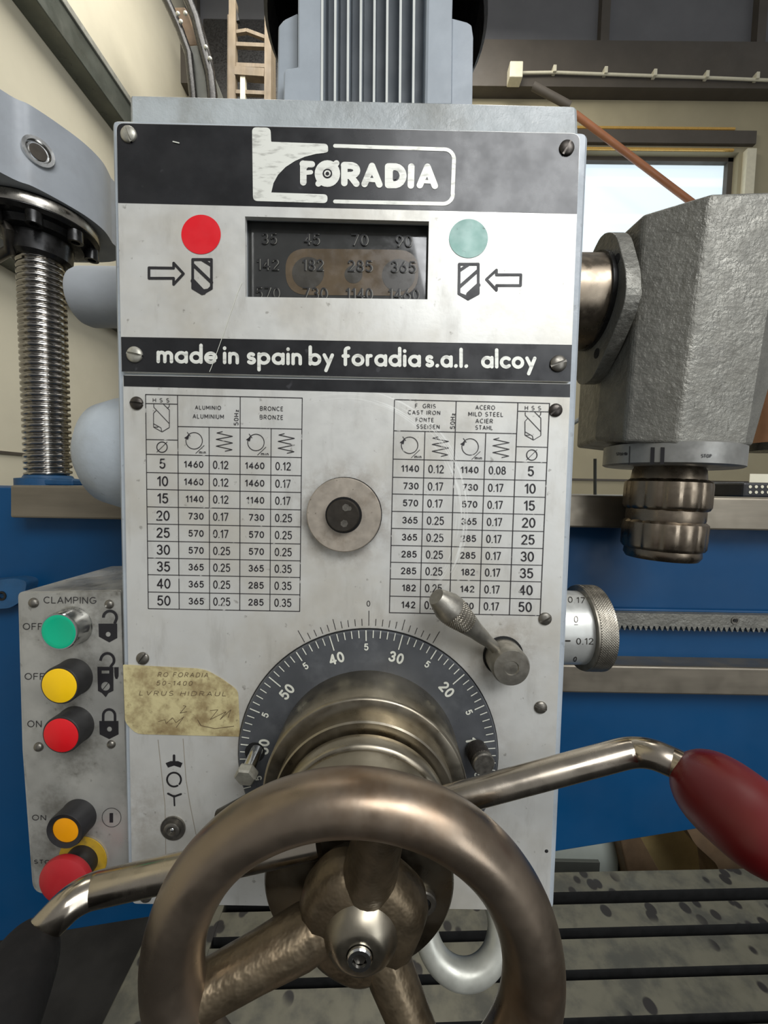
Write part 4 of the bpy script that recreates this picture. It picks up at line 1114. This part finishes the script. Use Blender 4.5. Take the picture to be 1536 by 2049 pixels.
for ang, rr0 in ((80, .0112), (195, .0108), (-58, .0098)):
    a = math.radians(ang); d_ = Vector((math.cos(a), 0, math.sin(a)))
    s1 = hc_ + d_*.002 + Vector((0, -.107, 0)); s2 = C0 + d_*(Rm) + Vector((0, -hm+.003, 0))
    mid = [s1 + (s2-s1)*t for t in (0, .15, .35, .6, .85, 1)]
    finish('spoke', MB().tube(mid, [rr0*.9, rr0*1.0, rr0*1.12, rr0*1.0, rr0*.95, rr0*1.05], 24), M['wheel_hub'], wh)
cap_ = finish('hub_cap', HL([(.0164, .1205), (.0167, .1222), (.0145, .1252), (.0108, .1283), (.0090, .1290), (.0058, .1290), (.0056, .1276)], 64, off=(HX, 0)), M['hub_steel'], wh)
hb = finish('cap_bolt', HL([(.0054, .1270), (.0054, .1302), (.0049, .1308), (.0031, .1308), (.0029, .1288)], 32, off=(HX, 0)), M['chrome'], wh)
finish('hex_socket', HL([(.0029, .1286), (.0029, .1296)], 6, off=(HX, 0), smooth=False), M['dark_steel'], hb)

# ================================================================== GEAR LEVER (knurled handle right of dial)
c = U(1006, 1312, 0)
gv = thing('shift_lever', c, 'knurled metal shift lever pointing up left across the chart', 'lever')
finish('bore_ring', MB().lathe([(.0148, .0001), (.0148, .0010)], c, (0, -1, 0), 40), M['slot_dark'], gv)
finish('boss', MB().lathe([(.0132, .0005), (.0132, .0185), (.0122, .0205), (.0050, .0207), (.0046, .0200), (.0, .0203)], c, (0, -1, 0), 48), M['zinc'], gv)
a = U(990, 1296, -.010); b = U(868, 1190, -.032)
ax = (b-a); L = ax.length
r_ = [(.0042, 0), (.0042, L*.13), (.0050, L*.20), (.0060, L*.34), (.0080, L*.50)]
finish('handle', MB().lathe(r_, a, ax, 32), M['zinc'], gv)
o_ = a + ax.normalized()*(L*.50)
def md(rr, hh, a_):
    n = 34; p_ = 2*pi*.0095/n
    s_ = abs(((a_*n/(2*pi) + hh/p_) % 1)-.5)*2; s2 = abs(((a_*n/(2*pi) - hh/p_) % 1)-.5)*2
    return rr - .0007*max(s_, s2)
kp = [(.0080 + .0026*math.sin(i/44*pi/2), L*.25*i/44) for i in range(45)]
finish('knurled_grip', MB().lathe(kp, o_, ax, 204, mod=md), M['knurl'], gv)
o_ = a + ax.normalized()*(L*.745)
finish('handle_end', MB().lathe([(.0103, 0), (.0100, L*.06), (.0064, L*.21), (.0058, L*.225), (.0, L*.225)], o_, ax, 32), M['zinc'], gv)

# ================================================================== FEED SELECTOR DRUM (right side)
FY = .072; fz = HC - (1258-981)*(.36/800)
fd = thing('feed_selector', (.15, FY, fz), 'round feed selector drum with knurled rim on the head right side', 'selector knob')
dr = .0325
finish('drum', MB().lathe([(dr, 0), (dr, .0490)], (.130, FY, fz), (1, 0, 0), 72), M['drum_alu'], fd)
finish('knurled_rim', knurled((.1777, FY, fz), (1, 0, 0), .0382, .0155, 110, 30, .0005, 440), M['knurl'], fd)
finish('rim_edge', MB().lathe([(.0375, 0), (.0375, .0022)], (.1765, FY, fz), (1, 0, 0), 72), M['knurl'], fd)
def UC(px, py):
    r = ray(px, py); a_ = r.y**2 + r.z**2; oy, oz = CAM.y-FY, CAM.z-fz
    b_ = 2*(oy*r.y + oz*r.z); c_ = oy*oy + oz*oz - (dr+.0003)**2
    t_ = (-b_ - math.sqrt(max(0, b_*b_-4*a_*c_)))/(2*a_); return CAM + r*t_
k = Ink(proj=UC)
k.text('0.17', 1136, 1205, 11, 1.4, x1=1170, d=(1, .06)); k.text('0', 1149, 1245, 12, 1.5, d=(1, .04)); k.line([(1149, 1250), (1156, 1250)], 1.2)
k.text('0.12', 1153, 1289, 11.5, 1.5, x1=1187, d=(1, 0)); k.text('0', 1147, 1324, 9, 1.5, d=(1, -.06), up=(.2, -1)); k.line([(1132, 1282.5), (1140, 1282.5)], 3)
k.make('feed_numbers', M['dark_steel'], fd)

# ================================================================== GREY TOOL HEAD (right)
th_ = thing('tool_head', U(1380, 700, .1), 'rough grey cast tool head hanging right of the drill head', 'machine head')
tr_ = [(1232, 478, .098), (1286, 428, .061), (1425, 386, .035), (1575, 382, .035), (1640, 420, .075)]
br_ = [(1192, 879, .115), (1248, 885, .075), (1354, 890, .035), (1490, 893, .035), (1506, 892, .062)]
tv = [U(*p_) for p_ in tr_]; bv = [U(*p_) for p_ in br_]
def on_plane(px, py, p0, p1, p2):
    n_ = (p1-p0).cross(p2-p0); r_ = ray(px, py); return CAM + r_*((p0-CAM).dot(n_)/r_.dot(n_))
bv[1] = on_plane(1248, 885, tv[1], tv[2], bv[2]); bv[0] = on_plane(1190, 879, tv[0], tv[1], bv[1])
bv[3] = on_plane(1490, 893, tv[2], tv[3], bv[2]); bv[4] = on_plane(1506, 892, tv[3], tv[4], bv[3])
tb = [tv[-1] + Vector((0, .12, 0)), tv[0] + Vector((.02, .10, 0))]; bb = [bv[-1] + Vector((0, .12, 0)), bv[0] + Vector((.02, .08, 0))]
T_ = tv + tb; B_ = bv + bb; n = len(T_)
finish('head_casting', MB().add(T_ + B_, [tuple(range(n)), tuple(range(2*n-1, n-1, -1))] + [(i, (i+1) % n, n+(i+1) % n, n+i) for i in range(n)]), M['cast_iron'], th_, bevel=.003, bseg=3)
zz = lambda py, Z_: HC + (977-py)/800*Z_
X0 = .190
fl_ = [(.066, zz(482, .354)), (.047, zz(560, .337)), (.046, zz(612, .334)), (.070, zz(700, .36)), (.098, zz(766, .386)), (.125, zz(766, .40)), (.15, zz(640, .42)), (.115, zz(540, .40)), (.090, zz(484, .378))]
fl_ = rpoly(fl_, .012, 4)
finish('mounting_flange', MB().prism([(X0, y_, z_) for y_, z_ in fl_], (.0125, 0, 0)), M['cast_iron'], th_, bevel=.0015)
finish('flange_neck', MB().prism([(X0+.012, .10 + (y_-.10)*.8, zz(620, .38) + (z_-zz(620, .38))*.8) for y_, z_ in fl_], (.03, 0, 0)), M['cast_iron'], th_)
shz = zz(612, .385)
finish('steel_shaft', MB().lathe([(.040, 0), (.040, .055), (.034, .058)], (.142, .100, shz), (1, 0, 0), 64), M['chuck_steel'], th_)
finish('shaft_collar', MB().lathe([(.042, 0), (.042, .004)], (.186, .100, shz), (1, 0, 0), 64), M['black_iron'], th_)
for py, yy in ((533, .062), (710, .088)):
    finish('bolt_hole', MB().lathe([(.0045, 0), (.0045, .0005)], (X0-.0004, yy, zz(py, .288+yy)), (1, 0, 0), 20), M['slot_dark'], th_)
# collar and fluted chuck
CYh = .082
ca, cb_ = U(1341, 893, CYh), U(1321, 1118, CYh); cax = (cb_-ca); Lc = cax.length; sc_ = S(CYh); cu = Lc/225
cl = finish('stop_collar', MB().lathe([(.050*1.0, 0), (.0535, .002), (.0535, 40*cu), (.052, 42*cu), (.03, 42*cu)], ca, cax, 80), M['collar_grey'], th_)
def UCo(px, py, R=.0539):
    w = cax.normalized(); r = ray(px, py); o = CAM - ca
    rp_ = r - w*r.dot(w); op_ = o - w*o.dot(w)
    a_ = rp_.length_squared; b_ = 2*rp_.dot(op_); c_ = op_.length_squared - R*R
    t_ = (-b_ - math.sqrt(max(0, b_*b_-4*a_*c_)))/(2*a_); return CAM + r*t_
k = Ink(proj=UCo)
for x in (1304, 1324):
    k.line([(x+1.5, 895), (x, 929)], 8, cap=False)
k.make('collar_stripes', M['ink'], cl); k = Ink(proj=UCo)
k.text('STOP', 1403, 915, 6, 1.3, x1=1424, d=(1, .02)); k.make('collar_lettering', M['ink'], cl); k = Ink(proj=UCo); k.line([(1259, 893), (1258, 930)], 1.4); k.text('STOP', 1232, 911, 5, 1.1, x1=1247)
k.disc(1251, 908, 3)
k.make('collar_marks', M['ink'], cl)
NF = 14
def flute(r, h, a): return r*(1 - .035*abs(math.cos(a*NF/2))**6) if r > .0299 else r
def cpf(px): return px*cu
rC = lambda px: px*sc_*.985
prof = [(rC(58), cpf(40)), (rC(62), cpf(48)), (rC(64), cpf(64)), (rC(66), cpf(70))]
ch = thing('drill_chuck', ca + cax*.2, 'fluted steel quick-change chuck hanging below the grey tool head', 'chuck')
finish('chuck_neck', MB().lathe(prof, ca, cax, 64), M['chuck_steel'], ch)
finish('fluted_sleeve', MB().lathe([(rC(66), cpf(66)), (rC(74), cpf(72)), (rC(75), cpf(78)), (rC(75), cpf(118)), (rC(72), cpf(124)), (rC(66), cpf(127))], ca, cax, 140, mod=flute), M['chuck_steel'], ch)
finish('groove_band', MB().lathe([(rC(67), cpf(122)), (rC(68), cpf(130)), (rC(68), cpf(144)), (rC(66), cpf(150))], ca, cax, 64), M['chuck_steel'], ch)
finish('fluted_sleeve', MB().lathe([(rC(66), cpf(146)), (rC(73), cpf(152)), (rC(74), cpf(158)), (rC(73), cpf(198)), (rC(70), cpf(203)), (rC(65), cpf(205))], ca, cax, 140, mod=flute), M['chuck_steel'], ch)
finish('end_ring', MB().lathe([(rC(66), cpf(203)), (rC(67), cpf(215)), (rC(62), cpf(223)), (rC(30), cpf(224)), (rC(10), cpf(228))], ca, cax, 64), M['chuck_steel'], ch)

# ================================================================== CONTROL BOX
BY = .012
bxr = thing('control_box', U(150, 1500, BY), 'dirty aluminium push button box labelled for clamping, left of panel', 'control box')
bo = rpoly([(36, 1184), (243, 1180), (262, 1806), (66, 1786), (45, 1500)], [12, 6, 6, 22, 0])
finish('box_housing', MB().prism(P(bo, BY+.002), (0, .10, 0)), M['box_plate'], bxr, bevel=.002)
bi = rpoly([(40, 1187), (241, 1183), (260, 1802), (70, 1782), (49, 1500)], [12, 6, 6, 22, 0])
fp = finish('face_plate', MB().prism(P(bi, BY), (0, .002, 0)), M['box_plate'], bxr, bevel=.0006)
for x, y, r_ in ((68, 1206, 10.5), (219, 1209, 9.5), (78, 1494, 10), (223, 1489, 9)):
    finish('rivet_screw', MB().dome(U(x, y, BY), (0, -1, 0), r_*S(BY), r_*S(BY)*.7, 20), M['screw'], fp)
k = Ink(BY-.0003); f1 = lambda x, y: (x/5.393, 1120 + y/5.393)
def bt(txt, x0, x1, yb, h, sw=1.5, d=(1, .01)): k.text(txt, x0, yb, h, sw, x1=x1, sp=.16, d=d)
bt('CLAMPING', 87, 192, 1206.5, 12); bt('OFF', 45.5, 85, 1259.5, 12); bt('OFF', 49, 89, 1359.5, 12); bt('ON', 54.5, 83, 1454.5, 12); bt('ON', 64, 92, 1641, 10, 1.4); bt('STOP', 68, 110, 1728, 7, 1.3)
k.make('box_lettering', M['ink'], fp); k = Ink(BY-.0003)
# padlock symbols
k.line([f1(*p_) for p_ in [(1115, 625)] + arc(1185, 625, 72, 72, -165, 10, 10) + [(1235, 690)]], 5.5, cap=False)
def hole_fill(outer, holes):
    loops = [[Vector((x, y, 0)) for x, y in outer]] + [[Vector((x, y, 0)) for x, y in h] for h in holes]
    tr = tessellate_polygon(loops); k.mb.add([k.p(v.x, v.y) for l in loops for v in l], tr)
cir = lambda cx, cy, r, fn=f1: [fn(cx + r*math.cos(2*pi*i/16), cy + r*math.sin(2*pi*i/16)) for i in range(16)]
hole_fill([f1(*p_) for p_ in [(1062, 690), (1262, 690), (1264, 845), (1178, 892), (1066, 830)]], [cir(1166, 804, 27)])
k.make('open_padlock_symbol', M['ink'], fp); k = Ink(BY-.0003)
k.line([f1(*p_) for p_ in [(1082, 1090)] + arc(1158, 1085, 72, 75, -165, 20, 10) + [(1190, 1160)]], 5.2, cap=False)
hole_fill([f1(*p_) for p_ in [(1050, 1155), (1222, 1158), (1222, 1415), (1168, 1440), (1140, 1484), (1100, 1440), (1056, 1415)]], [[f1(*p_) for p_ in [(1095, 1195), (1178, 1195), (1178, 1228), (1095, 1228)]], cir(1138, 1366, 48)])
k.line([f1(1105, 1405), f1(1170, 1325)], 1.2); k.fill([f1(*p_) for p_ in [(1230, 1160), (1278, 1160), (1278, 1255), (1265, 1288), (1245, 1285), (1235, 1255)]])
k.make('drill_unlock_symbol', M['ink'], fp); k = Ink(BY-.0003)
k.line([f1(*p_) for p_ in [(1112, 1750), (1112, 1690)] + arc(1176, 1680, 64, 64, 180, 360, 10) + [(1240, 1750)]], 5, cap=False)
hole_fill([f1(*p_) for p_ in [(1070, 1740), (1276, 1740), (1278, 1885), (1178, 1936), (1075, 1885)]], [cir(1180, 1828, 27)])
k.make('closed_padlock_symbol', M['ink'], fp); k = Ink(BY-.0003)
k.line([(223+19*math.cos(2*pi*i/28), 1636+19*math.sin(2*pi*i/28)) for i in range(29)], 1.0); k.line([(222.5, 1627), (222.5, 1646)], 7, cap=False)
k.make('start_symbol', M['ink'], fp)
# buttons
def button(px, py, base_r, prof, body, cap, name, label, capname='button_cap', extra=None, **kw):
    c = U(px, py, BY); s_ = S(BY)
    b_ = finish(name, MB().lathe([(r*s_, h) for r, h in prof], c, (0, -1, 0), 48), body, bxr)
    b_['label'] = label
    finish(capname, MB().lathe([(r*s_, h) for r, h in cap[0]], c, (0, -1, 0), 48), cap[1], b_)
    return b_, c, s_
button(147.4, 1251, 39, [(39, 0), (40, .0008), (38.5, .0020), (37.5, .0128), (36, .0142), (33.8, .0142), (33.6, .0118)], M['chrome'], ([(33.8, .0125), (34, .0140), (32, .0143), (26, .0138), (0, .0134)], M['green_btn']), 'push_button', 'green button in chrome ring')
button(148.5, 1354, 39, [(39, 0), (39, .0010), (38, .0018), (38.5, .0132), (37, .0140), (34, .0140)], M['rubber'], ([(34.5, .0130), (34.6, .0143), (33, .0146), (0, .0146)], M['yellow_btn']), 'push_button', 'yellow button in black collar')
button(151.5, 1449, 40, [(39, 0), (39, .0010), (38, .0018), (38.5, .0132), (37, .0140), (34, .0140)], M['rubber'], ([(34.5, .0130), (34.6, .0143), (33, .0146), (0, .0146)], M['red_btn']), 'push_button', 'red button in black collar')
button(158.5, 1632, 36, [(37, 0), (37, .0010), (36, .0018), (37.5, .0135), (36, .0148), (27, .0140), (26.8, .0118)], M['blackp'], ([(27, .0120), (26.5, .0132), (20, .0136), (0, .0136)], M['orange_btn']), 'push_button', 'orange button in black collar')
b_, c, s_ = button(167, 1718, 50, [(33, 0), (33, .0150)], M['blackp'], ([(33, .012), (50, .0150), (52, .0170), (50, .0195), (40, .0215), (20, .0225), (0, .0228)], M['mush']), 'stop_button', 'red mushroom button on black neck', 'mushroom_cap')
finish('yellow_ring', MB().lathe([(51*s_, .0003), (51*s_, .0010)], c, (0, -1, 0), 48), M['dull_yellow'], b_)

# ================================================================== LOOP HANDLE under the head
lc = U(925, 1846, .02)
w_ = Vector((0, -math.cos(math.radians(28)), math.sin(math.radians(28))))
R_, r_ = 88*S(.02)*.98, .0102
ring_o = finish('handle_ring', MB().torus(lc, w_, R_*.93, r_, 72, 20), M['light_casting'], None, origin=lc)
lh = thing('quill_handle', lc, 'pale metal ring handle half hidden under the drill head', 'handle')
bpy.data.objects.remove(ring_o)
finish('ring', MB().torus(lc, w_, R_*.93, r_, 72, 20), M['light_casting'], lh)
finish('stem', MB().tube([lc + Vector((0, .01, R_*.8)), lc + Vector((0, .02, R_+.005))], .010, 16), M['light_casting'], lh)
